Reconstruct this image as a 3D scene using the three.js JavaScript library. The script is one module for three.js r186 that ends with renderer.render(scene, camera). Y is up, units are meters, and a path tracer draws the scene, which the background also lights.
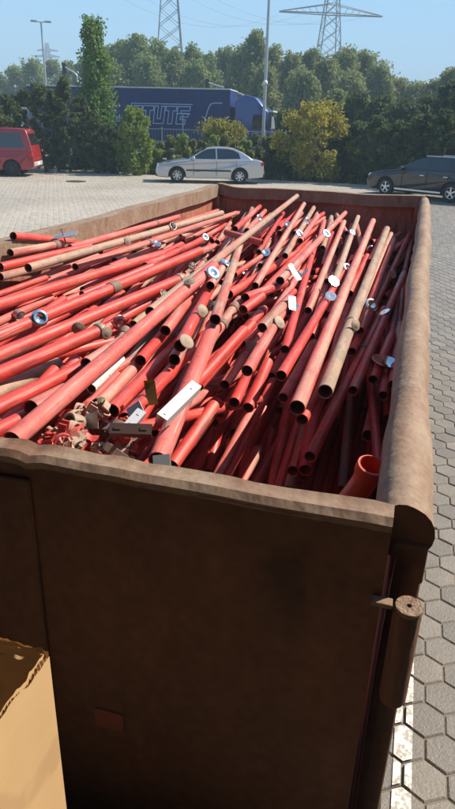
import * as THREE from 'three';
import { mergeGeometries, mergeVertices, toCreasedNormals } from 'three/addons/utils/BufferGeometryUtils.js';
import { RoundedBoxGeometry } from 'three/addons/geometries/RoundedBoxGeometry.js';

// ------------------------------------------------------------------ camera
const scene = new THREE.Scene();
const EYE = new THREE.Vector3(0, 2.35, 0);
const F = 636, CX = 227.5, CY = 404.5;                       // photograph 455 x 809
const V = (x, y, z) => new THREE.Vector3(x, y, z);
const down = V(185 - CX, 1850 - CY, F).normalize();          // vertical vanishing point
const ahead = V(424 - CX, 130 - CY, F).normalize();          // vanishing point of the container's long side
ahead.addScaledVector(down, -ahead.dot(down)).normalize();
const upC = down.clone().negate(), backC = ahead.clone().negate();
const rightC = upC.clone().cross(backC);
const toWorld = (c) => V(rightC.dot(c), upC.dot(c), backC.dot(c));
const ray = (u, v) => toWorld(V(u - CX, v - CY, F).normalize());
const project = (p) => {
  const d = p.clone().sub(EYE);
  const c = V(0, 0, 0).addScaledVector(rightC, d.x).addScaledVector(upC, d.y).addScaledVector(backC, d.z);
  return [CX + F * c.x / c.z, CY + F * c.y / c.z, c.z];
};
const camera = new THREE.PerspectiveCamera(2 * Math.atan(404.5 / F) * 180 / Math.PI, 455 / 809, 0.05, 3000);
camera.position.copy(EYE);
camera.up.copy(toWorld(V(0, -1, 0)));
camera.lookAt(EYE.clone().add(ray(CX, CY)));
camera.updateMatrixWorld();

// ------------------------------------------------------------------ sky, sun, exposure
const ELEV = 45 * Math.PI / 180;
const sunDir = V(0.79 * Math.cos(ELEV), Math.sin(ELEV), -0.61 * Math.cos(ELEV)).normalize();
{
  const SKY = .56, w = 512, h = 256, d = new Float32Array(w * h * 4);
  const mix = (a, b, t) => a.map((v, i) => v + (b[i] - v) * t);
  const stops = [[0, [0.72, 0.98, 1.12]], [0.06, [0.56, 0.88, 1.12]], [0.13, [0.44, 0.79, 1.12]], [0.22, [0.34, 0.69, 1.10]], [0.45, [0.14, 0.36, 0.70]], [1, [0.06, 0.18, 0.44]]];
  for (let j = 0; j < h; j++) for (let i = 0; i < w; i++) {
    const el = ((j + .5) / h - .5) * Math.PI, az = ((i + .5) / w - .5) * 2 * Math.PI;
    const dir = V(Math.cos(el) * Math.cos(az), Math.sin(el), Math.cos(el) * Math.sin(az));
    let c; const s = dir.y;
    if (s < 0) c = mix(stops[0][1], [0.22, 0.22, 0.19], Math.min(1, -s * 8));
    else {
      let k = 0; while (k < stops.length - 2 && s > stops[k + 1][0]) k++;
      c = mix(stops[k][1], stops[k + 1][1], (s - stops[k][0]) / (stops[k + 1][0] - stops[k][0]));
      const m = Math.max(0, dir.dot(sunDir));
      c = mix(c, [0.92, 0.94, 0.95], 0.42 * Math.pow(m, 5));
    }
    d.set([c[0] * SKY, c[1] * SKY, c[2] * SKY, 1], (j * w + i) * 4);
  }
  const t = new THREE.DataTexture(d, w, h, THREE.RGBAFormat, THREE.FloatType);
  t.mapping = THREE.EquirectangularReflectionMapping; t.magFilter = THREE.LinearFilter; t.minFilter = THREE.LinearFilter; t.wrapS = THREE.RepeatWrapping; t.needsUpdate = true;
  scene.background = t; scene.environment = t; scene.environmentIntensity = 1;
}
const sun = new THREE.DirectionalLight(new THREE.Color().setRGB(1, 0.90, 0.76), 4.8);
sun.position.copy(sunDir).multiplyScalar(60).add(V(-6, 0, -18)); sun.target.position.set(-6, 0, -18);
sun.castShadow = true; sun.shadow.mapSize.set(4096, 4096);
Object.assign(sun.shadow.camera, { left: -50, right: 50, top: 50, bottom: -50, near: 1, far: 200 });
scene.add(sun, sun.target);
const renderer = new THREE.WebGLRenderer({ antialias: true });
renderer.toneMapping = THREE.LinearToneMapping;
renderer.toneMappingExposure = 1.75;
renderer.shadowMap.enabled = true;
scene.fog = new THREE.FogExp2(new THREE.Color().setRGB(0.34, 0.46, 0.56), 0.0018);

// ------------------------------------------------------------------ helpers
let seed = 20240517;
const rnd = () => { seed = (seed + 0x6D2B79F5) | 0; let t = Math.imul(seed ^ (seed >>> 15), 1 | seed); t = (t + Math.imul(t ^ (t >>> 7), 61 | t)) ^ t; return ((t ^ (t >>> 14)) >>> 0) / 4294967296; };
const rr = (a, b) => a + (b - a) * rnd();
const pick = (a) => a[Math.floor(rnd() * a.length)];
const clamp = (v, a, b) => Math.min(b, Math.max(a, v));
const smooth = (a, b, v) => { const t = clamp((v - a) / (b - a), 0, 1); return t * t * (3 - 2 * t); };
const hash = (x, y, s = 0) => { let h = Math.imul(x, 374761393) + Math.imul(y, 668265263) + Math.imul(s, 2246822519); h = Math.imul(h ^ (h >>> 13), 1274126177); return ((h ^ (h >>> 16)) >>> 0) / 4294967296; };
function vnoise(x, y, px, py, s) {                            // periodic value noise
  const xi = Math.floor(x), yi = Math.floor(y), fx = x - xi, fy = y - yi;
  const q = (a, b) => hash(((a % px) + px) % px, ((b % py) + py) % py, s);
  const u = fx * fx * (3 - 2 * fx), v = fy * fy * (3 - 2 * fy);
  const a = q(xi, yi), b = q(xi + 1, yi), c = q(xi, yi + 1), e = q(xi + 1, yi + 1);
  return a + (b - a) * u + (c - a) * v + (a - b - c + e) * u * v;
}
function fbm(u, v, fx, fy, s, oct = 4) {                      // u, v in 0..1, tiles
  let t = 0, a = .5, n = 0;
  for (let o = 0; o < oct; o++) { t += a * vnoise(u * fx, v * fy, fx, fy, s + o * 17); n += a; a *= .5; fx *= 2; fy *= 2; }
  return t / n;
}
const lin2s = (c) => 255 * (c <= 0.0031308 ? 12.92 * c : 1.055 * Math.pow(c, 1 / 2.4) - .055);
function tex(w, h, fn, srgb = true) {                         // fn(u, v) -> linear rgb or grey
  const d = new Uint8Array(w * h * 4);
  for (let j = 0; j < h; j++) for (let i = 0; i < w; i++) {
    let c = fn((i + .5) / w, (j + .5) / h); if (typeof c === 'number') c = [c, c, c];
    const o = (j * w + i) * 4;
    for (let k = 0; k < 3; k++) d[o + k] = clamp(srgb ? lin2s(Math.max(0, c[k])) : c[k] * 255, 0, 255);
    d[o + 3] = 255;
  }
  const t = new THREE.DataTexture(d, w, h, THREE.RGBAFormat);
  t.wrapS = t.wrapT = THREE.RepeatWrapping; t.magFilter = THREE.LinearFilter; t.minFilter = THREE.LinearMipmapLinearFilter; t.generateMipmaps = true;
  if (srgb) t.colorSpace = THREE.SRGBColorSpace;
  t.needsUpdate = true; return t;
}
const mix3 = (a, b, t) => [a[0] + (b[0] - a[0]) * t, a[1] + (b[1] - a[1]) * t, a[2] + (b[2] - a[2]) * t];
const mat = (r, g, b, o = {}) => { const C = o.physical ? THREE.MeshPhysicalMaterial : THREE.MeshStandardMaterial; delete o.physical; const m = new C({ roughness: .7, ...o }); m.color.setRGB(r, g, b); return m; };
const taken = {};
function numbered(name) { const n = taken[name] || 0; taken[name] = n + 1; return n ? `${name}_${String(n).padStart(3, '0')}` : name; }
function shadows(o) { o.castShadow = true; o.receiveShadow = true; return o; }
function part(name, geo, m, parent, label) { const o = shadows(new THREE.Mesh(geo, m)); o.name = name; parent.add(o); if (label) o.userData.label = label; return o; }
function thing(name, label, category, pos = [0, 0, 0], turn = 0, group) { const o = new THREE.Group(); o.name = numbered(name); o.position.set(...pos); o.rotation.y = turn; o.userData = { label, category }; if (group) o.userData.group = group; scene.add(o); return o; }
function single(name, geo, m, label, category, group) { const o = shadows(new THREE.Mesh(geo, m)); o.name = numbered(name); o.userData = { label, category }; if (group) o.userData.group = group; scene.add(o); return o; }
function structure(name, geo, m) { const o = geo ? shadows(new THREE.Mesh(geo, m)) : new THREE.Group(); o.name = numbered(name); o.userData = { kind: 'structure' }; scene.add(o); return o; }
// boxes with uv in metres
function uvMetres(g) {
  if (g.index) g = g.toNonIndexed();
  const p = g.attributes.position, n = g.attributes.normal, uv = new Float32Array(p.count * 2);
  for (let i = 0; i < p.count; i++) {
    const ax = Math.abs(n.getX(i)), ay = Math.abs(n.getY(i)), az = Math.abs(n.getZ(i)), x = p.getX(i), y = p.getY(i), z = p.getZ(i);
    const [a, b] = ay >= ax && ay >= az ? [x, z] : ax >= az ? [z, y] : [x, y];
    uv[2 * i] = a; uv[2 * i + 1] = b;
  }
  g.setAttribute('uv', new THREE.BufferAttribute(uv, 2)); return g;
}
function box(x0, x1, y0, y1, z0, z1, r = 0) {
  const w = x1 - x0, h = y1 - y0, d = z1 - z0;
  const g = r ? new RoundedBoxGeometry(w, h, d, 2, Math.min(r, w / 2.01, h / 2.01, d / 2.01)) : new THREE.BoxGeometry(w, h, d);
  g.translate((x0 + x1) / 2, (y0 + y1) / 2, (z0 + z1) / 2); return uvMetres(g);
}
const merge = (list) => mergeGeometries(list.map((g) => { const q = g.index ? g.toNonIndexed() : g; for (const k of Object.keys(q.attributes)) if (!['position', 'normal', 'uv'].includes(k)) q.deleteAttribute(k); return q; }));
function bar(a, b, r, seg = 8, r2 = r) {                     // round bar between two points
  const d = b.clone().sub(a), L = d.length();
  const g = new THREE.CylinderGeometry(r2, r, L, seg, 1); g.translate(0, L / 2, 0);
  g.applyQuaternion(new THREE.Quaternion().setFromUnitVectors(V(0, 1, 0), d.normalize())); g.translate(a.x, a.y, a.z);
  return g.toNonIndexed();
}
function deform(g, fn) { const p = g.attributes.position, v = V(0, 0, 0); for (let i = 0; i < p.count; i++) { v.fromBufferAttribute(p, i); fn(v); p.setXYZ(i, v.x, v.y, v.z); } return g; }
const atHeight = (u, v, y) => { const d = ray(u, v); return EYE.clone().addScaledVector(d, (y - EYE.y) / d.y); };
const atRange = (u, v, D) => { const d = ray(u, v); return EYE.clone().addScaledVector(d, D / Math.hypot(d.x, d.z)); };
const fwdH = (() => { const d = ray(CX, CY); return V(d.x, 0, d.z).normalize(); })();
const rightH = V(-fwdH.z, 0, fwdH.x);                        // to the right of the view, level
const UP = V(0, 1, 0);

// ------------------------------------------------------------------ ground, road, paving
const grassTex = tex(256, 256, (u, v) => { const n = fbm(u, v, 12, 12, 3), m = fbm(u, v, 64, 64, 9, 2); return mix3([.05, .075, .022], [.12, .13, .05], clamp(n * .7 + m * .6 - .2, 0, 1)); });
grassTex.repeat.set(.25, .25);
const G_IN = { x0: -24, x1: 9, z0: -31.5, z1: 2 };
{
  const g = new THREE.PlaneGeometry(1600, 1600); g.rotateX(-Math.PI / 2); g.translate(0, -.06, -500);
  const m = mat(1, 1, 1, { map: grassTex, roughness: 1 });
  structure('ground', uvMetres(g), m);
  const asph = tex(256, 256, (u, v) => { const n = fbm(u, v, 90, 90, 5, 2), c = fbm(u, v, 6, 6, 8); return mix3([.16, .155, .145], [.26, .25, .235], n * .6 + c * .5 - .05); });
  asph.repeat.set(.4, .4);
  const road = new THREE.PlaneGeometry(160, 9); road.rotateX(-Math.PI / 2);
  const rp = structure('road', uvMetres(road), mat(1, 1, 1, { map: asph, roughness: .9 }));
  const c = atRange(150, 140, 46); rp.position.set(c.x, .12, c.z - .6); rp.rotation.y = Math.atan2(-rightH.z, rightH.x);
  const bank = new THREE.CylinderGeometry(5.2, 7.5, .17, 4, 1); // the road's low embankment
  const emb = uvMetres(new THREE.BoxGeometry(160, .17, 10.4)); const e = structure('road_embankment', emb, m); e.position.set(c.x, .03, c.z - .6); e.rotation.y = rp.rotation.y;
}
const yard = structure('paved_yard');
const HEX = .17, ROW = HEX * Math.sqrt(3) / 2;               // pavers, flat sides facing +-x
const concrete = tex(256, 256, (u, v) => { const a = fbm(u, v, 80, 80, 31, 2), b = fbm(u, v, 5, 5, 33), s = hash(Math.floor(u * 256), Math.floor(v * 256), 5) > .985 ? .12 : 0; return .78 + .3 * (a - .5) + .25 * (b - .5) - s; });
const concreteBump = tex(256, 256, (u, v) => fbm(u, v, 90, 90, 41, 3), false);
concrete.repeat.set(1.7, 1.7); concreteBump.repeat.set(1.7, 1.7);
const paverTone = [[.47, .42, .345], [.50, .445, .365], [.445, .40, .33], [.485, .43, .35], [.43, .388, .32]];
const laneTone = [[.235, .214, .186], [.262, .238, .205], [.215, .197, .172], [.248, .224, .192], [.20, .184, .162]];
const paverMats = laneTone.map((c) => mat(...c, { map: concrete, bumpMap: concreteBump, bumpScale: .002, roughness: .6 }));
const hexPts = [];
for (let k = 0; k < 6; k++) { const a = Math.PI / 6 + k * Math.PI / 3; hexPts.push([Math.cos(a), Math.sin(a)]); }
function paverGeo(seedN) {
  const R = HEX / Math.sqrt(3) - .0042, h = .06, ch = .007, pos = [], idx = [];
  const R1 = hexPts.map((p, i) => [p[0] * (R + .0016 * (hash(i, seedN) - .5)), p[1] * (R + .0016 * (hash(i, seedN, 3) - .5))]);
  const q = [[1 - ch / R, 0], [1, -ch * .8], [1, -h]];
  pos.push(0, .0006, 0);
  for (const [k, y] of q) for (const p of R1) pos.push(p[0] * k, y, p[1] * k);
  for (let i = 0; i < 6; i++) { const j = (i + 1) % 6; idx.push(0, 1 + j, 1 + i); for (let l = 0; l < 2; l++) { const a = 1 + l * 6; idx.push(a + i, a + j, a + 6 + i, a + j, a + 6 + j, a + 6 + i); } }
  let g = new THREE.BufferGeometry(); g.setAttribute('position', new THREE.Float32BufferAttribute(pos, 3)); g.setIndex(idx); g = g.toNonIndexed(); g.computeVertexNormals();
  g = uvMetres(g); const uv = g.attributes.uv; for (let i = 0; i < uv.count; i++) uv.setXY(i, uv.getX(i) + seedN * .317, uv.getY(i) + seedN * .531);
  return g;
}
const paverGeos = [0, 1, 2, 3, 4, 5].map(paverGeo);
{
  const sand = tex(256, 256, (u, v) => mix3([.13, .11, .085], [.24, .21, .165], fbm(u, v, 60, 60, 77, 3))); sand.repeat.set(2, 2);
  const g = box(G_IN.x0, G_IN.x1, -.055, -.008, G_IN.z0, G_IN.z1);
  part('joint_sand', g, mat(1, 1, 1, { map: sand, roughness: 1 }), yard);
  const spots = [];
  const nz = Math.floor((G_IN.z1 - G_IN.z0) / ROW), nx = Math.floor((G_IN.x1 - G_IN.x0) / HEX);
  for (let j = 1; j < nz; j++) for (let i = 1; i < nx; i++) {
    const x = G_IN.x0 + (i + (j % 2 ? .5 : 0)) * HEX + .035, z = G_IN.z1 - j * ROW - .04;
    if (x > -2.2 && x < -.25 && z > -7.6 && z < .9) continue;       // under the container
    if (z > -.9 && x > -3.75 && x < 3.85) continue;
    const [u, v, dep] = project(V(x, 0, z));
    const seen = dep > 0 && u > -15 && u < 470 && v < 830 && x > .09 * (2.35 / .7) * 0 + .12;
    spots.push([x, z, seen ? Math.hypot(x, 2.35, z) : 1e6 + rnd(), i, j]);
  }
  spots.sort((a, b) => a[2] - b[2]);
  const near = spots.slice(0, 290), rest = spots.slice(290);
  const place = (s, o) => { const y = (hash(s[3], s[4], 1) - .5) * .004; o.position.set(s[0], y, s[1]); o.rotation.set((hash(s[3], s[4], 2) - .5) * .014, Math.floor(hash(s[3], s[4], 6) * 6) * Math.PI / 3, (hash(s[3], s[4], 4) - .5) * .014); };
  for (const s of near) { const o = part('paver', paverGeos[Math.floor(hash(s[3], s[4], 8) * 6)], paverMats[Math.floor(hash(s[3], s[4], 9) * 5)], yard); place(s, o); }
  const inst = new THREE.InstancedMesh(paverGeos[2], mat(1, 1, 1, { map: concrete, roughness: .55 }), rest.length);
  const d = new THREE.Object3D(), col = new THREE.Color();
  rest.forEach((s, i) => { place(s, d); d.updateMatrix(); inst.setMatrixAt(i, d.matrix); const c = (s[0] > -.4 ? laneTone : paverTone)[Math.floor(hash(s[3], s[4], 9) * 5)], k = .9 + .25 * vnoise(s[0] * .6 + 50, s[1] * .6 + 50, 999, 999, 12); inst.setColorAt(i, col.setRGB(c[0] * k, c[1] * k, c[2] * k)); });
  inst.name = 'pavers'; inst.userData.kind = 'stuff'; shadows(inst); yard.add(inst);
  // painted line, broken at every joint
  const clip = (poly, ax, lim, sgn) => { const out = []; for (let i = 0; i < poly.length; i++) { const a = poly[i], b = poly[(i + 1) % poly.length], da = sgn * (a[ax] - lim), db = sgn * (b[ax] - lim); if (da <= 0) out.push(a); if (da * db < 0) { const t = da / (da - db); out.push([a[0] + (b[0] - a[0]) * t, a[1] + (b[1] - a[1]) * t]); } } return out; };
  const pos = [], R = HEX / Math.sqrt(3) - .009;
  for (const s of spots) {
    if (s[0] < .1 || s[0] > .42 || s[1] < -9) continue;
    let poly = hexPts.map((p) => [s[0] + p[0] * R, s[1] + p[1] * R]);
    poly = clip(poly, 0, .222, -1); poly = clip(poly, 0, .296, 1);
    if (poly.length < 3) continue;
    const y = .0055 + (hash(s[3], s[4], 1) - .5) * .002;
    for (let i = 1; i < poly.length - 1; i++) for (const k of [poly[0], poly[i + 1], poly[i]]) pos.push(k[0], y, k[1]);
  }
  const lg = new THREE.BufferGeometry(); lg.setAttribute('position', new THREE.Float32BufferAttribute(pos, 3)); lg.computeVertexNormals();
  const worn = tex(256, 256, (u, v) => { const n = fbm(u, v, 40, 40, 91, 3), b = fbm(u, v, 7, 7, 95), w = smooth(.5, .7, n * .75 + b * .4); return mix3([.74, .72, .66], [.38, .36, .32], w); }); worn.repeat.set(2.2, 2.2);
  part('painted_line', uvMetres(lg), mat(1, 1, 1, { map: worn, roughness: .75 }), yard, 'worn white painted line crossing the hexagonal pavers');
  const cover = new THREE.CylinderGeometry(.42, .42, .02, 24); const mc = part('manhole_cover', cover, mat(.06, .055, .05, { roughness: .6, metalness: .4 }), yard); const p = atHeight(76, 181.5, 0); mc.position.set(p.x, .004, p.z);
}

// ------------------------------------------------------------------ container
const RIM = 1.68, ZN = -1.085, ZF = -7.72, FLOOR = .24;
const rustTex = (a, b, c, s, streak = 6) => tex(512, 512, (u, v) => {
  const n = fbm(u, v, 6, 6, s, 5), m = fbm(u, v, 40, 12, s + 40, 3), k = fbm(u, v, 5 * streak, 4, s + 80, 3), f = fbm(u, v, 100, 100, s + 7, 2);
  let col = mix3(a, b, smooth(.35, .68, n * .7 + m * .3));
  col = mix3(col, c, smooth(.55, .75, k * .6 + n * .4));
  const t = .8 + .4 * f; return col.map((q) => q * t);
});
const rustBump = tex(512, 512, (u, v) => .6 * fbm(u, v, 30, 30, 301, 4) + .4 * fbm(u, v, 5, 5, 302, 2), false);
const rep = (t, k) => { const q = t.clone(); q.repeat.set(k, k); q.needsUpdate = true; return q; };
const M = {};
M.rim = mat(1, 1, 1, { map: rep(rustTex([.225, .142, .092], [.275, .196, .135], [.17, .085, .05], 11, 2), .9), bumpMap: rep(rustBump, 1.2), bumpScale: .006, roughness: .8 });
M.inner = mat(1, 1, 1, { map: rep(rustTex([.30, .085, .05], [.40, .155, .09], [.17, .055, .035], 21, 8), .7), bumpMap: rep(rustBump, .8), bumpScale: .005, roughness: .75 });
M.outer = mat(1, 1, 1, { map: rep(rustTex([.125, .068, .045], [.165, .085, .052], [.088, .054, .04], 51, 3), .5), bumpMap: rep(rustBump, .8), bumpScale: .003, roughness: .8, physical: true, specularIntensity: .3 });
M.steel = mat(.16, .14, .12, { roughness: .6, metalness: .3, bumpMap: rep(rustBump, 3), bumpScale: .002 });
const cont = thing('roll_off_container', 'large rusty open steel skip container heaped with red pipes', 'container');
{
  const drift = (z) => .05 * smooth(-1.3, -7.6, z);           // the long rail leans out towards the back
  // long rail beside the painted line: folded round tube, dented
  const n = 90, m = 20, pos = [], idx = [], uv = [];
  for (let i = 0; i <= n; i++) {
    const z = -1.115 + (ZF + .02 + 1.115) * i / n;
    for (let k = 0; k <= m; k++) {
      const a = k / m * 2 * Math.PI, dn = 1 + .16 * (vnoise(i * .35 + 3, k % m * .28, 999, 999, 71) - .5) + .07 * (vnoise(i * 1.1, k % m * .5, 999, 999, 72) - .5);
      const r = .059 * dn, sx = .9 + (Math.sin(a) > 0 ? 0 : .1);
      pos.push(.066 + drift(z) + Math.cos(a) * r * sx + .012 * (vnoise(i * .12, 4, 999, 999, 75) - .5), 1.618 + Math.sin(a) * r * 1.06 + .014 * (vnoise(i * .16, 9, 999, 999, 76) - .5), z); uv.push(k / m * .37, z);
      if (i < n && k < m) { const q = i * (m + 1) + k; idx.push(q, q + m + 1, q + 1, q + 1, q + m + 1, q + m + 2); }
    }
  }
  const rg = new THREE.BufferGeometry(); rg.setAttribute('position', new THREE.Float32BufferAttribute(pos, 3)); rg.setAttribute('uv', new THREE.Float32BufferAttribute(uv, 2)); rg.setIndex(idx); rg.computeVertexNormals();
  part('top_rail', rg, M.rim, cont, 'tan dusty rounded rail along the paved line side');
  const cap = new THREE.CircleGeometry(.062, 20); cap.translate(.066, 1.618, -1.114); part('rail_end_cap', uvMetres(cap), M.outer, cont);
  // opposite long rail: boxed
  const wob = (g, amp, s) => { g.computeVertexNormals(); return deform(g, (v) => { v.y += amp * (vnoise(v.z * 1.7 + 40, 3.3, 999, 999, s) - .5) * (v.y > 1.5 ? 1 : 0); v.x += amp * (vnoise(v.z * 1.3 + 40, 8.3, 999, 999, s + 1) - .5); }); };
  const longBox = (x0, x1, y0, y1, z0, z1, r) => { const L = z1 - z0; const g = new RoundedBoxGeometry(x1 - x0, y1 - y0, L, 3, r); const seg = 40; const b = new THREE.BoxGeometry(x1 - x0, y1 - y0, L, 2, 2, seg); b.translate((x0 + x1) / 2, (y0 + y1) / 2, (z0 + z1) / 2); return b; };
  let lg = longBox(-2.385, -2.268, 1.555, 1.68, ZF - .05, -1.1, .02); lg = wob(lg, .03, 81); lg.computeVertexNormals();
  part('top_rail', uvMetres(toCreasedNormals(lg, .7)), M.rim, cont, 'boxed tan rail on the far long side');
  // back rail, with a raised corner
  let bg = new THREE.BoxGeometry(2.40, .125, .11, 40, 2, 2); bg.translate(-1.085, 1.617, ZF - .02);
  bg = deform(bg, (v) => { v.y += .025 * (vnoise(v.x * 2 + 30, 1, 999, 999, 87) - .5) + .035 * smooth(-2.05, -2.28, v.x) - .012 * Math.sin(Math.PI * clamp((v.x + 2.3) / 2.4, 0, 1)); v.z += .03 * (vnoise(v.x * 1.6 + 30, 5, 999, 999, 88) - .5); });
  bg.computeVertexNormals(); part('top_rail', uvMetres(toCreasedNormals(bg, .7)), M.rim, cont, 'tan rail across the closed end');
  // walls: thin plates with dents
  const plate = (w, h, fn) => { const g = new THREE.PlaneGeometry(w, h, 50, 14); deform(g, fn); g.computeVertexNormals(); const p = g.attributes.position; const uvs = g.attributes.uv; for (let i = 0; i < p.count; i++) uvs.setXY(i, uvs.getX(i) * w, uvs.getY(i) * h); return g; };
  const L = ZN - ZF, zc = (ZN + ZF) / 2, wallH = 1.57 - FLOOR, yc = (1.57 + FLOOR) / 2;
  const dent = (a, b, s) => .035 * (vnoise(a * 1.6 + 60, b * 1.6 + 60, 999, 999, s) - .5);
  const two = (g, m, off, name, label) => { const inn = part(name, g, m, cont, label); return inn; };
  two(plate(L, wallH, (v) => { const z = zc - v.x, y = v.y + yc; const d = dent(z, y, 101); v.set(-2.318 + d, y, z); }), M.inner, 0, 'side_wall', 'rust red inner face of the far long wall');
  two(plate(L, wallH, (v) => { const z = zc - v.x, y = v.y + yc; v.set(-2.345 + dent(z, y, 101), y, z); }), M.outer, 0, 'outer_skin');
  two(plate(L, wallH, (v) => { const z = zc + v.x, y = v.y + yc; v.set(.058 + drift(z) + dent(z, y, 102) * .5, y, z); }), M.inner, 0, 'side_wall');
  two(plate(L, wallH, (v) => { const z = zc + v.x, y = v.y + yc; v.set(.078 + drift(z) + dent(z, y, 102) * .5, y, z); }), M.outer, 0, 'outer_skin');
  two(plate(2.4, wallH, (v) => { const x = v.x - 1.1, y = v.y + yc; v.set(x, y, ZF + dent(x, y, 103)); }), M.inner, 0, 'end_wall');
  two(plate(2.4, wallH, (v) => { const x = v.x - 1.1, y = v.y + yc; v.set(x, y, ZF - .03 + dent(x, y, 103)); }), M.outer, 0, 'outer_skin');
  part('floor', box(-2.35, .08, FLOOR - .06, FLOOR, ZF, ZN), M.inner, cont);
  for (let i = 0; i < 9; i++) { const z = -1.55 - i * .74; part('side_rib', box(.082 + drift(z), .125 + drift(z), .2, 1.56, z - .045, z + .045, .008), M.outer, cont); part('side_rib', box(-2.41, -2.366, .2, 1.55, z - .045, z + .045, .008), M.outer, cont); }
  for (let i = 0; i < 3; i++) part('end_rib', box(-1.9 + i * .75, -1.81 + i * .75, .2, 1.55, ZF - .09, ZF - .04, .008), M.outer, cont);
  for (const x of [-1.68, -.62]) part('skid_beam', box(x - .05, x + .05, .045, FLOOR - .062, ZF, ZN - .02), M.outer, cont);
  for (const x of [-1.68, -.62]) for (const z of [-1.5, -7.3]) { const g = new THREE.CylinderGeometry(.09, .09, .16, 16); g.rotateZ(Math.PI / 2); g.translate(x + .14, .09, z); part('roller', g, M.steel, cont); }
  // inner posts in the corners
  part('corner_post', box(-2.316, -2.25, FLOOR, 1.56, ZF + .03, ZF + .1, .01), M.inner, cont);
  part('corner_post', box(-.03 + .05, .04 + .05, FLOOR, 1.56, ZF + .03, ZF + .1, .01), M.inner, cont);
  // door at the open end
  const door = new THREE.Group(); door.name = 'door'; door.userData.label = 'dark rusty swing door closing the end, worn tan top edge'; cont.add(door);
  const DX0 = -2.36, DX1 = .043;
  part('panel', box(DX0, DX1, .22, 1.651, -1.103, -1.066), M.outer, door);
  let tb = new THREE.BoxGeometry(DX1 - DX0, .026, .056, 120, 3, 4); tb.translate((DX0 + DX1) / 2, 1.665, -1.083);
  tb = deform(tb, (v) => {
    const dx = vnoise(v.x * 5 + 40, 1, 999, 999, 111) - .5, d2 = vnoise(v.x * 17 + 90, 2, 999, 999, 112) - .5;
    v.y += .011 * dx + (v.z < -1.1 ? .007 * d2 + .004 : .002 * d2); v.z += .008 * (vnoise(v.x * 3 + 20, 6, 999, 999, 113) - .5);
    if (v.z > -1.065 && v.y > 1.66) v.y -= .012;              // rolled front lip
    const c = Math.abs(v.x + .735); if (c < .03) v.y -= .010 * (1 - c / .03); // notch
  });
  tb.computeVertexNormals(); part('top_edge', uvMetres(toCreasedNormals(tb, .6)), M.rim, door, 'worn tan edge along the top of the door');
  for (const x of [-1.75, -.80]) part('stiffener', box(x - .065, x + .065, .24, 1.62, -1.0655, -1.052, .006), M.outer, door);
  part('patch_plate', box(-.62, -.54, .90, .96, -1.0655, -1.058, .002), mat(.20, .06, .045, { roughness: .85 }), door, 'small reddish patch plate');
  // corner post, hinge
  part('corner_post', box(.05, .118, .2, 1.60, -1.175, -1.112, .014), M.outer, cont);
  const hinge = new THREE.Group(); hinge.name = 'hinge'; cont.add(hinge);
  let hp = new THREE.LatheGeometry([[.0, 0], [.022, 0], [.028, .01], [.028, .245], [.0, .245]].map((p) => new THREE.Vector2(...p)), 18); hp.translate(.096, 1.238, -1.052); part('hinge_barrel', hp, M.outer, hinge);
  let hd = new THREE.LatheGeometry([[.005, 0], [.026, 0], [.028, .003], [.028, .009], [.0265, .0115], [.005, .0115], [.005, 0]].map((p) => new THREE.Vector2(...p)), 26); hd = toCreasedNormals(hd, .4); hd.rotateX(.1); hd.translate(.097, 1.487, -1.048); part('washer', hd, M.rim, hinge, 'pale washer with a hole on the hinge pin');
  part('hinge_plate', box(.024, .066, 1.484, 1.495, -1.064, -1.04, .003), M.rim, hinge);
  const knuckle = box(.050, .120, 1.505, 1.60, -1.18, -1.108, .006); part('hinge_knuckle', knuckle, M.outer, hinge);
  part('hinge_barrel', (() => { const g = hp.clone(); g.translate(0, -.9, 0); return g; })(), M.outer, hinge);
}

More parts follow.
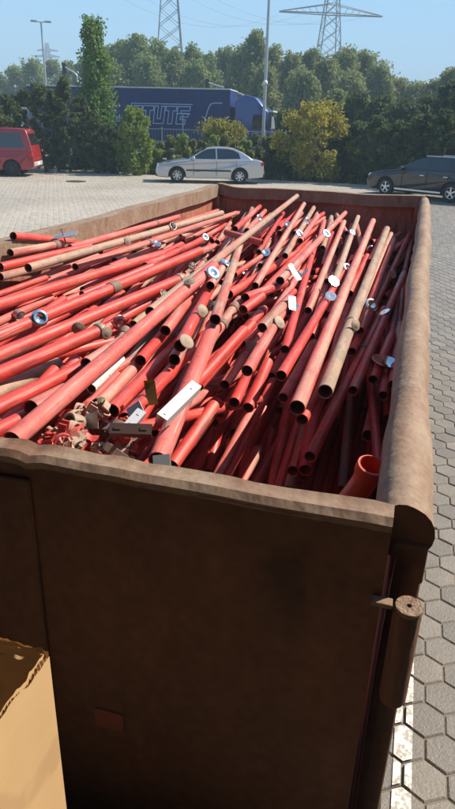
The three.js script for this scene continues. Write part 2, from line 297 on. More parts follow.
// ------------------------------------------------------------------ pipes: resting positions
// Every pipe is dropped in turn on those that lie there already: the lowest straight line over all contacts, with its middle between two of them.
const laid = [];
const XR0 = -2.29, XR1 = .045, ZR0 = ZF + .05, ZR1 = ZN - .05;
function target(x, z) {                                       // how full the container is, metres below the rim
  let t = -.29 + .10 * Math.exp(-Math.pow((x + 1.15) / .8, 2)) - .12 * smooth(-.45, .0, x) + .10 * smooth(-1.5, -2.0, x) * smooth(-6.6, -5.2, z);
  t += .06 * smooth(-5, -7, z);
  const hollow = smooth(-.70, -.50, x) * smooth(-2.4, -2.05, z);  // pit by the door
  t -= .66 * hollow;
  t += .10 * smooth(-2.4, -1.7, z) * (1 - hollow) * smooth(-1.9, -1.2, x);
  return t;
}
const BASE = RIM - .95;
function rest(p, extra = 0) {
  const L = Math.hypot(p.b[0] - p.a[0], p.b[1] - p.a[1]), n = Math.max(9, Math.ceil(L / .05)), pts = [];
  const x0 = Math.min(p.a[0], p.b[0]) - .1, x1 = Math.max(p.a[0], p.b[0]) + .1, z0 = Math.min(p.a[1], p.b[1]) - .1, z1 = Math.max(p.a[1], p.b[1]) + .1;
  const cand = laid.filter((q) => q.x0 < x1 && q.x1 > x0 && q.z0 < z1 && q.z1 > z0);
  for (let i = 0; i <= n; i++) {
    const t = i / n, x = p.a[0] + (p.b[0] - p.a[0]) * t, z = p.a[1] + (p.b[1] - p.a[1]) * t;
    let need = BASE + p.r;
    for (const q of cand) {
      const dx = q.b[0] - q.a[0], dz = q.b[1] - q.a[1], l2 = dx * dx + dz * dz;
      const s = clamp(((x - q.a[0]) * dx + (z - q.a[1]) * dz) / l2, 0, 1);
      const ex = x - q.a[0] - dx * s, ez = z - q.a[1] - dz * s, d2 = ex * ex + ez * ez, R = p.r + q.r + .001;
      if (d2 < R * R) { const h = q.ya + (q.yb - q.ya) * s + Math.sqrt(R * R - d2); if (h > need) need = h; }
    }
    pts.push([t, need]);
  }
  const hull = [];
  for (const q of pts) { while (hull.length > 1) { const a = hull[hull.length - 2], b = hull[hull.length - 1]; if ((b[0] - a[0]) * (q[1] - a[1]) - (b[1] - a[1]) * (q[0] - a[0]) >= 0) hull.pop(); else break; } hull.push(q); }
  let k = 0; while (k < hull.length - 2 && hull[k + 1][0] < .5) k++;
  const [t0, h0] = hull[k], [t1, h1] = hull[k + 1], sl = (h1 - h0) / (t1 - t0);
  p.ya = h0 - sl * t0 + extra; p.yb = h0 + sl * (1 - t0) + extra; p.L = L;
  return p;
}
function clear(p, ya, yb) {                                   // no other pipe in the way
  const L = Math.hypot(p.b[0] - p.a[0], p.b[1] - p.a[1]), n = Math.max(6, Math.ceil(L / .08));
  const x0 = Math.min(p.a[0], p.b[0]) - .03, x1 = Math.max(p.a[0], p.b[0]) + .03, z0 = Math.min(p.a[1], p.b[1]) - .03, z1 = Math.max(p.a[1], p.b[1]) + .03;
  if (Math.min(ya, yb) < BASE + p.r) return false;
  for (const q of laid) {
    if (!(q.x0 < x1 && q.x1 > x0 && q.z0 < z1 && q.z1 > z0)) continue;
    const dx = q.b[0] - q.a[0], dz = q.b[1] - q.a[1], l2 = dx * dx + dz * dz, R = (p.r + q.r) * .97;
    for (let i = 0; i <= n; i++) {
      const t = i / n, x = p.a[0] + (p.b[0] - p.a[0]) * t, z = p.a[1] + (p.b[1] - p.a[1]) * t, s = ((x - q.a[0]) * dx + (z - q.a[1]) * dz) / l2;
      if (s < 0 || s > 1) continue;
      const ex = x - q.a[0] - dx * s, ez = z - q.a[1] - dz * s, d2 = ex * ex + ez * ez;
      if (d2 < R * R && ya + (yb - ya) * t < q.ya + (q.yb - q.ya) * s + Math.sqrt(R * R - d2)) return false;
    }
  }
  return true;
}
function keep(p) { p.x0 = Math.min(p.a[0], p.b[0]) - p.r; p.x1 = Math.max(p.a[0], p.b[0]) + p.r; p.z0 = Math.min(p.a[1], p.b[1]) - p.r; p.z1 = Math.max(p.a[1], p.b[1]) + p.r; laid.push(p); return p; }
const inside = (p) => { for (const e of [p.a, p.b]) { e[0] = clamp(e[0], XR0 + p.r, XR1 - p.r); e[1] = clamp(e[1], ZR0 + p.r, ZR1 - p.r); } return p; };
const fillers = [];
seed = 2024;
{
  let tries = 0;
  while (tries++ < 9000 && fillers.length < 520) {
    const L = rr(1.1, 3.6), r = pick([.021, .024, .024, .030]), yaw = (rnd() < .12 ? rr(-.5, .5) : rr(-.16, .16)) + .03;
    const cx = rr(XR0, XR1), cz = rr(ZR0 + .3, ZR1 - .2), dx = Math.sin(yaw) * L / 2, dz = Math.cos(yaw) * L / 2;
    const p = inside({ a: [cx + dx, cz + dz], b: [cx - dx, cz - dz], r });
    if (Math.hypot(p.a[0] - p.b[0], p.a[1] - p.b[1]) < .9) continue;
    rest(p);
    let ok = Math.abs(p.ya - p.yb) / p.L < .28;
    for (let i = 0; ok && i <= 8; i++) { const t = i / 8; if (p.ya + (p.yb - p.ya) * t + r > RIM + target(p.a[0] + (p.b[0] - p.a[0]) * t, p.a[1] + (p.b[1] - p.a[1]) * t) - .06) ok = false; }
    if (ok) { p.kind = pick(['red', 'red', 'red', 'faded', 'faded', 'dusty', 'red']); fillers.push(keep(p)); }
  }
}
console.log('fillers', fillers.length);
// pipes read from the photograph: near end, far end (pixels), radius, look; in the order in which they came to lie
const S = .0245, B = .031, T = .019;
const traced = [
  [238, 480, 264, 408, S, 'red', -.86, -.70], [208, 473, 218, 432, S, 'red', -.84, -.74], [224, 476, 232, 440, S, 'red', -.86, -.76], [242, 478, 252, 430, S, 'red', -.82, -.72], [262, 484, 272, 430, T, 'red', -.88, -.8],
  [272, 489, 290, 398, S, 'red', -.80, -.62], [289, 490, 306, 425, S, 'dusty', -.74, -.62], [172, 466, 214, 405, S, 'red', -.42, -.34], [166, 470, 192, 440, S, 'red', -.5, -.42], [192, 440, 220, 400, S, 'red', -.50, -.36],
  [234, 403, 262, 345, S, 'red'], [248, 408, 268, 362, S, 'red', -.40, -.33], [383, 396, 393, 325, S, 'red'], [399, 386, 404, 325, S, 'red'], [373, 380, 392, 335, S, 'red'],
  [302, 420, 332, 362, S, 'red', -.36, -.33], [283, 398, 314, 343, S, 'faded'], [403, 278, 420, 241, T, 'faded'], [391, 252, 411, 224, S, 'red'],
  [0, 277, 60, 262, S, 'dusty', -.155, -.17], [70, 248, 178, 217, S, 'faded', -.13, -.19], [100, 251, 238, 203, S, 'faded'], [10, 253, 62, 244, S, 'dusty', -.05, -.085], [0, 267, 90, 246, S, 'red', -.105, -.13],
  [75, 267, 236, 213, S, 'faded'], [3, 293, 46, 278, T, 'red'], [0, 301, 162, 254, B, 'red'], [145, 266, 202, 240, S, 'red'], [82, 295, 152, 266, S, 'red'],
  [140, 279, 215, 246, S, 'faded'], [0, 341, 200, 251, B, 'red'], [100, 331, 168, 292, S, 'red'], [0, 361, 183, 278, B, 'red'], [31, 409, 66, 391, B, 'red'],
  [0, 411, 90, 362, S, 'red'], [0, 396, 104, 329, B, 'red'], [86, 364, 180, 303, S, 'faded'], [98, 405, 138, 364, S, 'faded'], [91, 389, 121, 359, T, 'white'],
  [140, 361, 214, 277, S, 'red'], [112, 411, 196, 324, S, 'red'], [125, 420, 205, 335, S, 'red'], [174, 360, 208, 303, S, 'dusty'], [165, 331, 216, 264, S, 'faded'], [180, 346, 236, 239, S, 'red'],
  [158, 461, 214, 326, B, 'faded', -.24, -.12], [205, 347, 240, 300, S, 'faded', -.22, -.14], [198, 386, 252, 324, S, 'red', -.32, -.22], [188, 392, 244, 330, S, 'red', -.28, -.20],
  [247, 371, 282, 312, S, 'faded', -.24, -.2], [262, 328, 288, 301, S, 'dusty', -.19, -.17], [245, 298, 287, 283, S, 'red'], [243, 310, 262, 296, S, 'red'],
  [210, 286, 232, 254, S, 'faded'], [215, 320, 257, 206, S, 'dusty'], [235, 229, 265, 204, S, 'red'], [247, 231, 265, 211, S, 'faded'],
  [255, 286, 304, 204, S, 'faded'], [285, 256, 316, 206, S, 'dusty'], [300, 241, 318, 216, S, 'faded'], [319, 242, 324, 221, S, 'faded'],
  [281, 376, 346, 268, S, 'red'], [280, 281, 349, 209, S, 'faded'], [308, 311, 344, 222, S, 'faded'], [335, 281, 358, 217, S, 'dusty'], [350, 294, 367, 256, S, 'red'],
  [310, 457, 384, 309, S, 'red'], [352, 352, 410, 233, S, 'red'], [360, 331, 394, 240, S, 'red'], [350, 331, 391, 234, S, 'faded'], [370, 262, 391, 215, S, 'red'],
  [297, 408, 373, 221, B, 'faded'], [353, 391, 404, 274, S, 'red'], [325, 392, 387, 229, B, 'dusty'],
  [28, 268, 222, 213, S, 'dusty', -.075, -.10], [13, 236, 90, 243, S, 'red', .028, -.17], [225, 232, 262, 243, S, 'red'],
  [12, 441, 214, 266, B, 'faded'], [150, 312, 297, 196, S, 'dusty', -.10, -.045],
];
for (const t of traced) {
  const p = { r: t[4], kind: t[5], traced: true }; let ya = RIM - .2, yb = RIM - .2;
  const lead = t[0] <= 4 && t.length < 7 ? rr(.5, 1.2) : 0;                    // runs on beyond the edge of the picture
  const lay = () => {
    const A = atHeight(t[0], t[1], ya), Bp = atHeight(t[2], t[3], yb);
    if (lead) { const k = lead / A.distanceTo(Bp); A.lerp(Bp, -k); }
    p.a = [A.x, A.z]; p.b = [Bp.x, Bp.z];
  };
  if (t.length > 6) { ya = RIM + t[6]; yb = RIM + t[7]; lay(); p.ya = ya; p.yb = yb; p.L = Math.hypot(p.a[0] - p.b[0], p.a[1] - p.b[1]); }
  else {
    let best = null;
    lay(); const L0 = Math.hypot(p.a[0] - p.b[0], p.a[1] - p.b[1]), hi = RIM + (t[8] ?? .02);
    for (let k = -4; k <= 4; k++) {
      const tilt = k * .02 * Math.min(L0, 2); let last = null;
      for (let y = hi; y > BASE; y -= .006) {
        ya = y - Math.max(0, tilt); yb = y + Math.min(0, tilt); lay(); inside(p);
        if (!clear(p, ya, yb)) break;
        last = [ya, yb];
      }
      if (!last) last = [hi, hi];
      if (!best || last[0] + last[1] < best[0] + best[1] - .004) best = last;
    }
    [ya, yb] = best; lay(); inside(p); p.ya = ya; p.yb = yb; p.L = Math.hypot(p.a[0] - p.b[0], p.a[1] - p.b[1]);
  }
  p.px = t; keep(p);
}
console.log('pipe lengths', traced.map((t, i) => { const p = laid[fillers.length + i]; return p.L.toFixed(1) + '@' + (Math.max(p.ya, p.yb) - RIM).toFixed(2) + '/' + (Math.min(p.ya, p.yb) - RIM).toFixed(2); }).join(' '));

// ------------------------------------------------------------------ pipes: shapes and paint
function pipePaint(base, alt, dust, dustAmt, s) {
  return tex(128, 1024, (u, v) => {
    const n = fbm(u, v, 3, 10, s, 4), st = fbm(u, v, 10, 5, s + 9, 3), sp = fbm(u, v, 24, 220, s + 21, 2), scr = fbm(u, v, 60, 12, s + 33, 2);
    let c = mix3(base, alt, smooth(.3, .7, n));
    const along = fbm(.5, v, 3, 4, s + 61, 3);                 // some lengths are dirtier than others
    const band = .5 + .5 * Math.cos(2 * Math.PI * (u + .22 * (fbm(.5, v, 3, 5, s + 50, 3) - .5)));   // dirt sits along one flank
    c = mix3(c, dust, clamp(smooth(1.05 - dustAmt, 1.36 - dustAmt, band * .5 + st * .6 + n * .2 + along * .55 - .3), 0, .93));
    const grime = smooth(.52, .72, fbm(u, v, 4, 26, s + 71, 4)); c = mix3(c, [c[0] * .55, c[1] * .7, c[2] * .75], grime * .6);
    c = mix3(c, [.16, .07, .05], .75 * smooth(.70, .82, sp * .75 + n * .3));
    c = mix3(c, [.58, .44, .38], .55 * smooth(.66, .78, scr * .8 + along * .2));
    const f = .9 + .2 * fbm(u, v, 40, 400, s + 81, 1); c = c.map((q) => q * f);
    return c;
  });
}
const pipeBump = tex(128, 512, (u, v) => .5 * fbm(u, v, 6, 40, 871, 4) + .5 * fbm(u, v, 3, 9, 872, 2), false);
const pm = (t, r = .48) => mat(1, 1, 1, { map: t, roughness: Math.min(.8, r + .1), bumpMap: pipeBump, bumpScale: .0025 });
const PAINT = {
  red: [pm(pipePaint([.60, .050, .036], [.54, .038, .028], [.46, .20, .15], .24, 400), .42), pm(pipePaint([.57, .044, .032], [.62, .070, .052], [.44, .19, .14], .32, 420), .45), pm(pipePaint([.61, .062, .044], [.52, .038, .028], [.40, .18, .13], .12, 440), .38)],
  faded: [pm(pipePaint([.62, .14, .115], [.59, .095, .078], [.50, .27, .20], .40, 460), .55), pm(pipePaint([.60, .115, .092], [.63, .18, .15], [.46, .27, .20], .46, 480), .55)],
  dusty: [pm(pipePaint([.50, .10, .075], [.47, .13, .10], [.40, .275, .195], .70, 500), .65), pm(pipePaint([.48, .12, .09], [.42, .16, .12], [.36, .255, .18], .86, 520), .7)],
  white: [pm(pipePaint([.72, .68, .64], [.66, .60, .56], [.5, .4, .32], .25, 580), .5)],
};
const boreMat = mat(.26, .13, .085, { roughness: .9 });
function pipeGeo(L, r) {
  const g = new THREE.LatheGeometry([[r * .86, .004], [r * .97, 0], [r, .003], [r, L * .5], [r, L - .003], [r * .97, L], [r * .86, L - .004]].map((p) => new THREE.Vector2(...p)), 16);
  const uv = g.attributes.uv, p = g.attributes.position, o = rnd(), ph = rnd();
  for (let i = 0; i < uv.count; i++) uv.setXY(i, uv.getX(i) + ph, p.getY(i) / 2.2 + o);
  return g;
}
function boreGeo(L, r) { return new THREE.LatheGeometry([[r * .86, .004], [r * .85, L * .5], [r * .86, L - .004]].map((p) => new THREE.Vector2(...p)), 14); }
const pipeLabel = {
  red: ['bright red steel sprinkler pipe lying in the container heap', 'bright red pipes in the container'],
  faded: ['faded pinkish red steel pipe lying in the container heap', 'faded pinkish pipes in the container'],
  dusty: ['red steel pipe coated with tan dust in the container heap', 'tan dusty pipes in the container'],
  white: ['short white painted pipe lying among the red pipes', undefined],
};
const collarMats = [mat(.20, .12, .09, { roughness: .7 }), mat(.28, .22, .18, { roughness: .6, metalness: .3 }), mat(.34, .04, .03, { roughness: .5 })];
function buildPipe(p, i) {
  const short = p.L < .9, lb = p.kind === 'white' ? pipeLabel.white : [(short ? 'short ' : '') + pipeLabel[p.kind][0].replace(' lying', '') + (p.collar ? ', wearing a coupling sleeve' : ''), pipeLabel[p.kind][1] + (short ? ', short ones' : '') + (p.collar ? ', with sleeves' : '')];
  const A = V(p.a[0], p.ya, p.a[1]), Bv = V(p.b[0], p.yb, p.b[1]), L = A.distanceTo(Bv);
  const t = thing('sprinkler_pipe', lb[0], 'pipe', [A.x, A.y, A.z], 0, lb[1]);
  t.quaternion.setFromUnitVectors(UP, Bv.clone().sub(A).normalize());
  const spin = new THREE.Quaternion().setFromAxisAngle(UP, rnd() * 6.28); t.quaternion.multiply(spin);
  part('tube', pipeGeo(L, p.r), pick(PAINT[p.kind]), t);
  part('bore', boreGeo(L, p.r), boreMat, t);
  if (p.collar) for (const [k, w, m] of p.collar) {
    const R = p.r + .005, y = clamp(k * L, 0, L - w);
    const g = new THREE.LatheGeometry([[p.r * .98, 0], [R, .002], [R + .001, w * .5], [R, w - .002], [p.r * .98, w]].map((q) => new THREE.Vector2(...q)), 16); g.translate(0, y, 0);
    part('coupling', g, collarMats[m], t);
  }
}
{
  const tr = laid.filter((p) => p.traced), fl = laid.filter((p) => !p.traced);
  const free = (p) => (p.ya + p.yb) / 2 - RIM - target((p.a[0] + p.b[0]) / 2, (p.a[1] + p.b[1]) / 2);
  fl.sort((a, b) => free(b) - free(a));
  const top = fl.slice(0, 190), low = fl.slice(190);
  const withCollar = { 22: [[.82, .05, 0]], 24: [[.32, .03, 0]], 20: [[.72, .04, 0]], 30: [[.62, .08, 0]], 32: [[.97, .04, 1]], 35: [[.97, .03, 1]], 45: [[.98, .02, 2]], 27: [[.5, .12, 2]], 46: [[.4, .04, 0], [.75, .04, 0]], 42: [[.8, .1, 0]] };
  tr.forEach((p, i) => { p.collar = withCollar[i]; if (!p.collar && i % 7 === 3 && p.L > 1) p.collar = [[.9 * rnd(), .045, i % 3]]; buildPipe(p, i); });
  top.forEach((p, i) => { if (i % 5 === 0) p.collar = [[pick([0, .95, rnd()]), .045, i % 3]]; buildPipe(p, i); });
  // the deeper layers, down to the container floor: pipes in rows
  const rows = [];
  for (let k = 0, y = FLOOR + .026; y < BASE - .02; y += .0455, k++) for (let x = XR0 + .04 + (k % 2) * .026; x < XR1 - .03; x += .0525) {
    const zs = ZR0 + .06 + rnd() * .25, ze = ZR1 - .06 - rnd() * .2, m = (zs + ze) / 2 + rr(-1, 1);
    rows.push([x, y, zs, m - .02], [x, y, m + .02, ze]);
  }
  const one = pipeGeo(1, .0255), inst = new THREE.InstancedMesh(one, PAINT.red[2], rows.length + low.length), d = new THREE.Object3D();
  rows.forEach((q, i) => { d.position.set(q[0], q[1], q[2]); d.quaternion.setFromUnitVectors(UP, V(0, 0, 1)); d.scale.set(1, q[3] - q[2], 1); d.updateMatrix(); inst.setMatrixAt(i, d.matrix); });
  low.forEach((p, i) => { const A = V(p.a[0], p.ya, p.a[1]), Bv = V(p.b[0], p.yb, p.b[1]); d.position.copy(A); d.quaternion.setFromUnitVectors(UP, Bv.clone().sub(A).normalize()); d.scale.set(p.r / .0255, A.distanceTo(Bv), p.r / .0255); d.updateMatrix(); inst.setMatrixAt(rows.length + i, d.matrix); });
  inst.name = 'buried_pipes'; inst.userData = { kind: 'stuff', label: 'deeper layers of red pipes under the heap', category: 'pipes' }; shadows(inst); scene.add(inst);
}
// where a pixel's line of sight meets the heap
function heapHit(u, v) {
  const d = ray(u, v);
  for (let s = 1.2; s < 9; s += .008) {
    const P = EYE.clone().addScaledVector(d, s);
    if (P.y > RIM + .15) continue;
    for (const q of laid) {
      if (P.x < q.x0 || P.x > q.x1 || P.z < q.z0 || P.z > q.z1) continue;
      const ax = q.b[0] - q.a[0], ay = q.yb - q.ya, az = q.b[1] - q.a[1], px = P.x - q.a[0], py = P.y - q.ya, pz = P.z - q.a[1];
      const t = clamp((px * ax + py * ay + pz * az) / (ax * ax + ay * ay + az * az), 0, 1);
      const ex = px - ax * t, ey = py - ay * t, ez = pz - az * t, e2 = ex * ex + ey * ey + ez * ez;
      if (e2 < q.r * q.r) { const n = V(ex, ey, ez).normalize(); return { p: P, n, d }; }
    }
    if (P.y < BASE) return { p: P, n: UP.clone(), d };
  }
  return null;
}

// ------------------------------------------------------------------ small scrap on the heap
seed = 4242;
const chrome = mat(.86, .87, .88, { metalness: 1, roughness: .16 });
const dullChrome = mat(.62, .60, .58, { metalness: .9, roughness: .34, bumpMap: rep(rustBump, 8), bumpScale: .001 });
const rustyTin = mat(.36, .27, .20, { metalness: .35, roughness: .6, bumpMap: rep(rustBump, 8), bumpScale: .001 });
const galv = mat(.42, .42, .43, { metalness: .6, roughness: .45 });
const whitePaint = mat(.78, .74, .72, { roughness: .5 });
const brass = mat(.62, .43, .16, { metalness: 1, roughness: .35 });
const lathe = (pts, seg = 24) => new THREE.LatheGeometry(pts.map((p) => new THREE.Vector2(...p)), seg);
const dishGeo = lathe([[0, -.009], [.012, -.009], [.016, -.004], [.030, .000], [.042, -.003], [.045, -.008], [.044, -.0095], [.041, -.005], [.030, -.003], [.017, -.008], [.012, -.012], [0, -.012]]);
const cupGeo = lathe([[.012, -.034], [.026, -.034], [.029, -.03], [.030, .0], [.033, .002], [.032, .0035], [.028, .001], [.027, -.029], [.012, -.032]]);
const domeGeo = lathe([[0, .007], [.012, .007], [.015, .004], [.03, .002], [.037, -.001], [.038, -.003], [.036, -.003], [.03, 0], [0, .003]]);
const flatGeo = lathe([[.006, -.001], [.040, -.0012], [.041, 0], [.040, .0012], [.006, .001], [.006, -.001]]);
const toSun = sunDir.clone();
function inPipe(P, gap = .002) {
  for (const q of laid) {
    if (P.x < q.x0 - gap || P.x > q.x1 + gap || P.z < q.z0 - gap || P.z > q.z1 + gap) continue;
    const ax = q.b[0] - q.a[0], ay = q.yb - q.ya, az = q.b[1] - q.a[1], px = P.x - q.a[0], py = P.y - q.ya, pz = P.z - q.a[1], t = clamp((px * ax + py * ay + pz * az) / (ax * ax + ay * ay + az * az), 0, 1);
    const ex = px - ax * t, ey = py - ay * t, ez = pz - az * t; if (ex * ex + ey * ey + ez * ez < (q.r + gap) ** 2) return true;
  }
  return false;
}
function raise(o, dir, R, most = .12) {                        // lift a round thing off the pipes
  const x = V(1, 0, 0).applyQuaternion(o.quaternion), z = V(0, 0, 1).applyQuaternion(o.quaternion);
  for (let s = 0; s < most; s += .004) {
    let hitAny = inPipe(o.position);
    for (let k = 0; k < 12 && !hitAny; k++) { const a = k / 12 * 6.283; for (const f of [.55, 1]) if (inPipe(o.position.clone().addScaledVector(x, Math.cos(a) * R * f).addScaledVector(z, Math.sin(a) * R * f))) { hitAny = true; break; } }
    if (!hitAny) return; o.position.addScaledVector(dir, .004);
  }
}
function setOn(o, hit, lift, tilt, glint) {
  const view = hit.d.clone().negate();
  const n = glint ? view.clone().add(toSun).normalize() : hit.n.clone().multiplyScalar(.6).add(view.clone().multiplyScalar(.4)).add(V(rr(-1, 1), rr(0, 1), rr(-1, 1)).multiplyScalar(tilt * .6)).normalize();
  o.quaternion.setFromUnitVectors(UP, n).multiply(new THREE.Quaternion().setFromAxisAngle(UP, rnd() * 6.28));
  o.position.copy(hit.p).addScaledVector(view, lift * .4); raise(o, view, .04);
}
const rosette = [
  [40, 318, 'dish'], [120, 323, 'dish'], [192, 265, 'cup'], [157, 243, 'dish'], [182, 239, 'dish'], [206, 237, 'dish'], [164, 294, 'cup'], [214, 272, 'dish', 1], [246, 272, 'dish', 1], [236, 222, 'dish'],
  [334, 281, 'flat', 1], [331, 296, 'flat'], [372, 304, 'dish'], [353, 232, 'dish'], [363, 222, 'dish', 1], [371, 250, 'dish'], [308, 222, 'dish'], [281, 212, 'dish'], [288, 224, 'dish'], [348, 267, 'dish'],
  [227, 262, 'dish'], [260, 218, 'dish'], [327, 233, 'dish', 1], [341, 241, 'dish'], [300, 233, 'dish'], [384, 312, 'flat'], [173, 226, 'cup'], [266, 252, 'dish'], [316, 262, 'dish', 1], [393, 274, 'flat'],
];
const rosetteKind = {
  dish: [dishGeo, chrome, 'shiny chrome dished sprinkler rosette lying on the red pipes', 'chrome rosettes on the heap'],
  cup: [cupGeo, dullChrome, 'dull chrome cup shaped sprinkler fitting wedged among the pipes', 'dull chrome cups on the heap'],
  flat: [flatGeo, chrome, 'flat shiny metal ring plate lying among the pipes', 'flat shiny rings on the heap'],
  rusty: [domeGeo, rustyTin, 'tan rusted rosette disc lying on the red pipes', 'rusted rosettes on the heap'],
};
for (const [u, v, k] of [[78, 328, 'rusty'], [187, 341, 'rusty'], [213, 305, 'rusty'], [20, 316, 'cup'], [190, 281, 'rusty'], [280, 322, 'rusty'], [155, 227, 'rusty'], [128, 241, 'rusty'], [203, 311, 'rusty'], [253, 348, 'rusty'], [356, 325, 'rusty'], [107, 333, 'rusty']]) rosette.push([u, v, k]);
for (const [u, v, k, gl] of rosette) {
  const hit = heapHit(u, v); if (!hit) continue;
  const [g, m, label, group] = rosetteKind[k];
  const o = single(k === 'cup' ? 'fitting_cup' : k === 'flat' ? 'ring_plate' : 'rosette', g, m, label, k === 'cup' ? 'fitting' : 'rosette', group);
  setOn(o, hit, .028, .5, gl); o.scale.setScalar(rr(.8, .98));
}
// large dished escutcheon and bright plates
{
  let h = heapHit(386, 361);
  const big = single('escutcheon_dish', lathe([[.02, -.03], [.04, -.028], [.066, -.006], [.072, 0], [.071, .002], [.064, -.004], [.038, -.024], [.02, -.026]], 30), chrome, 'large shiny escutcheon dish beside the container side wall', 'escutcheon');
  setOn(big, h, .03, 0); big.quaternion.setFromUnitVectors(UP, V(.18, .95, .05).normalize()); raise(big, h.d.clone().negate(), .072);
  const plateM = mat(.70, .70, .70, { metalness: .9, roughness: .4 });
  const plates = [[294, 272, .05, .085, 1], [304, 273, .028, .07, 0], [292, 303, .06, .07, 1]];
  for (const [u, v, a, b, gl] of plates) {
    h = heapHit(u, v);
    const os = new THREE.Shape(); [[-.5, -.5], [.1, -.56], [.5, -.3], [.42, .1], [.52, .44], [.1, .5], [-.2, .42], [-.46, .5], [-.4, 0]].forEach((q, i) => (i ? os.lineTo(q[0] * a, q[1] * b * 1.25) : os.moveTo(q[0] * a, q[1] * b * 1.25)));
    let g = new THREE.ExtrudeGeometry(os, { depth: .0016, bevelEnabled: false, steps: 1 }); g.rotateX(-Math.PI / 2); g = deform(g, (q) => { q.y += 9 * q.x * q.x + 1.2 * q.z * q.z + .25 * q.x * Math.sign(q.z); }); g.computeVertexNormals();
    const o = single('sheet_plate', g, plateM, 'bent bright sheet metal plate glinting on the heap', 'plate', 'bright bent plates'); setOn(o, h, .02, .1, gl);
  }
  // plate standing under the raised pipe near the boxed rail
  h = heapHit(64, 241) || heapHit(64, 246);
  const o = single('hanger_plate', merge([box(-.09, .09, 0, .004, -.045, .045, .001), box(-.004, .004, -.06, .05, -.004, .004)]), galv, 'grey steel hanger plate under the raised pipe by the boxed rail', 'plate'); o.position.copy(h.p).add(V(0, .035, 0)); o.rotation.set(.2, .3, .12);
}
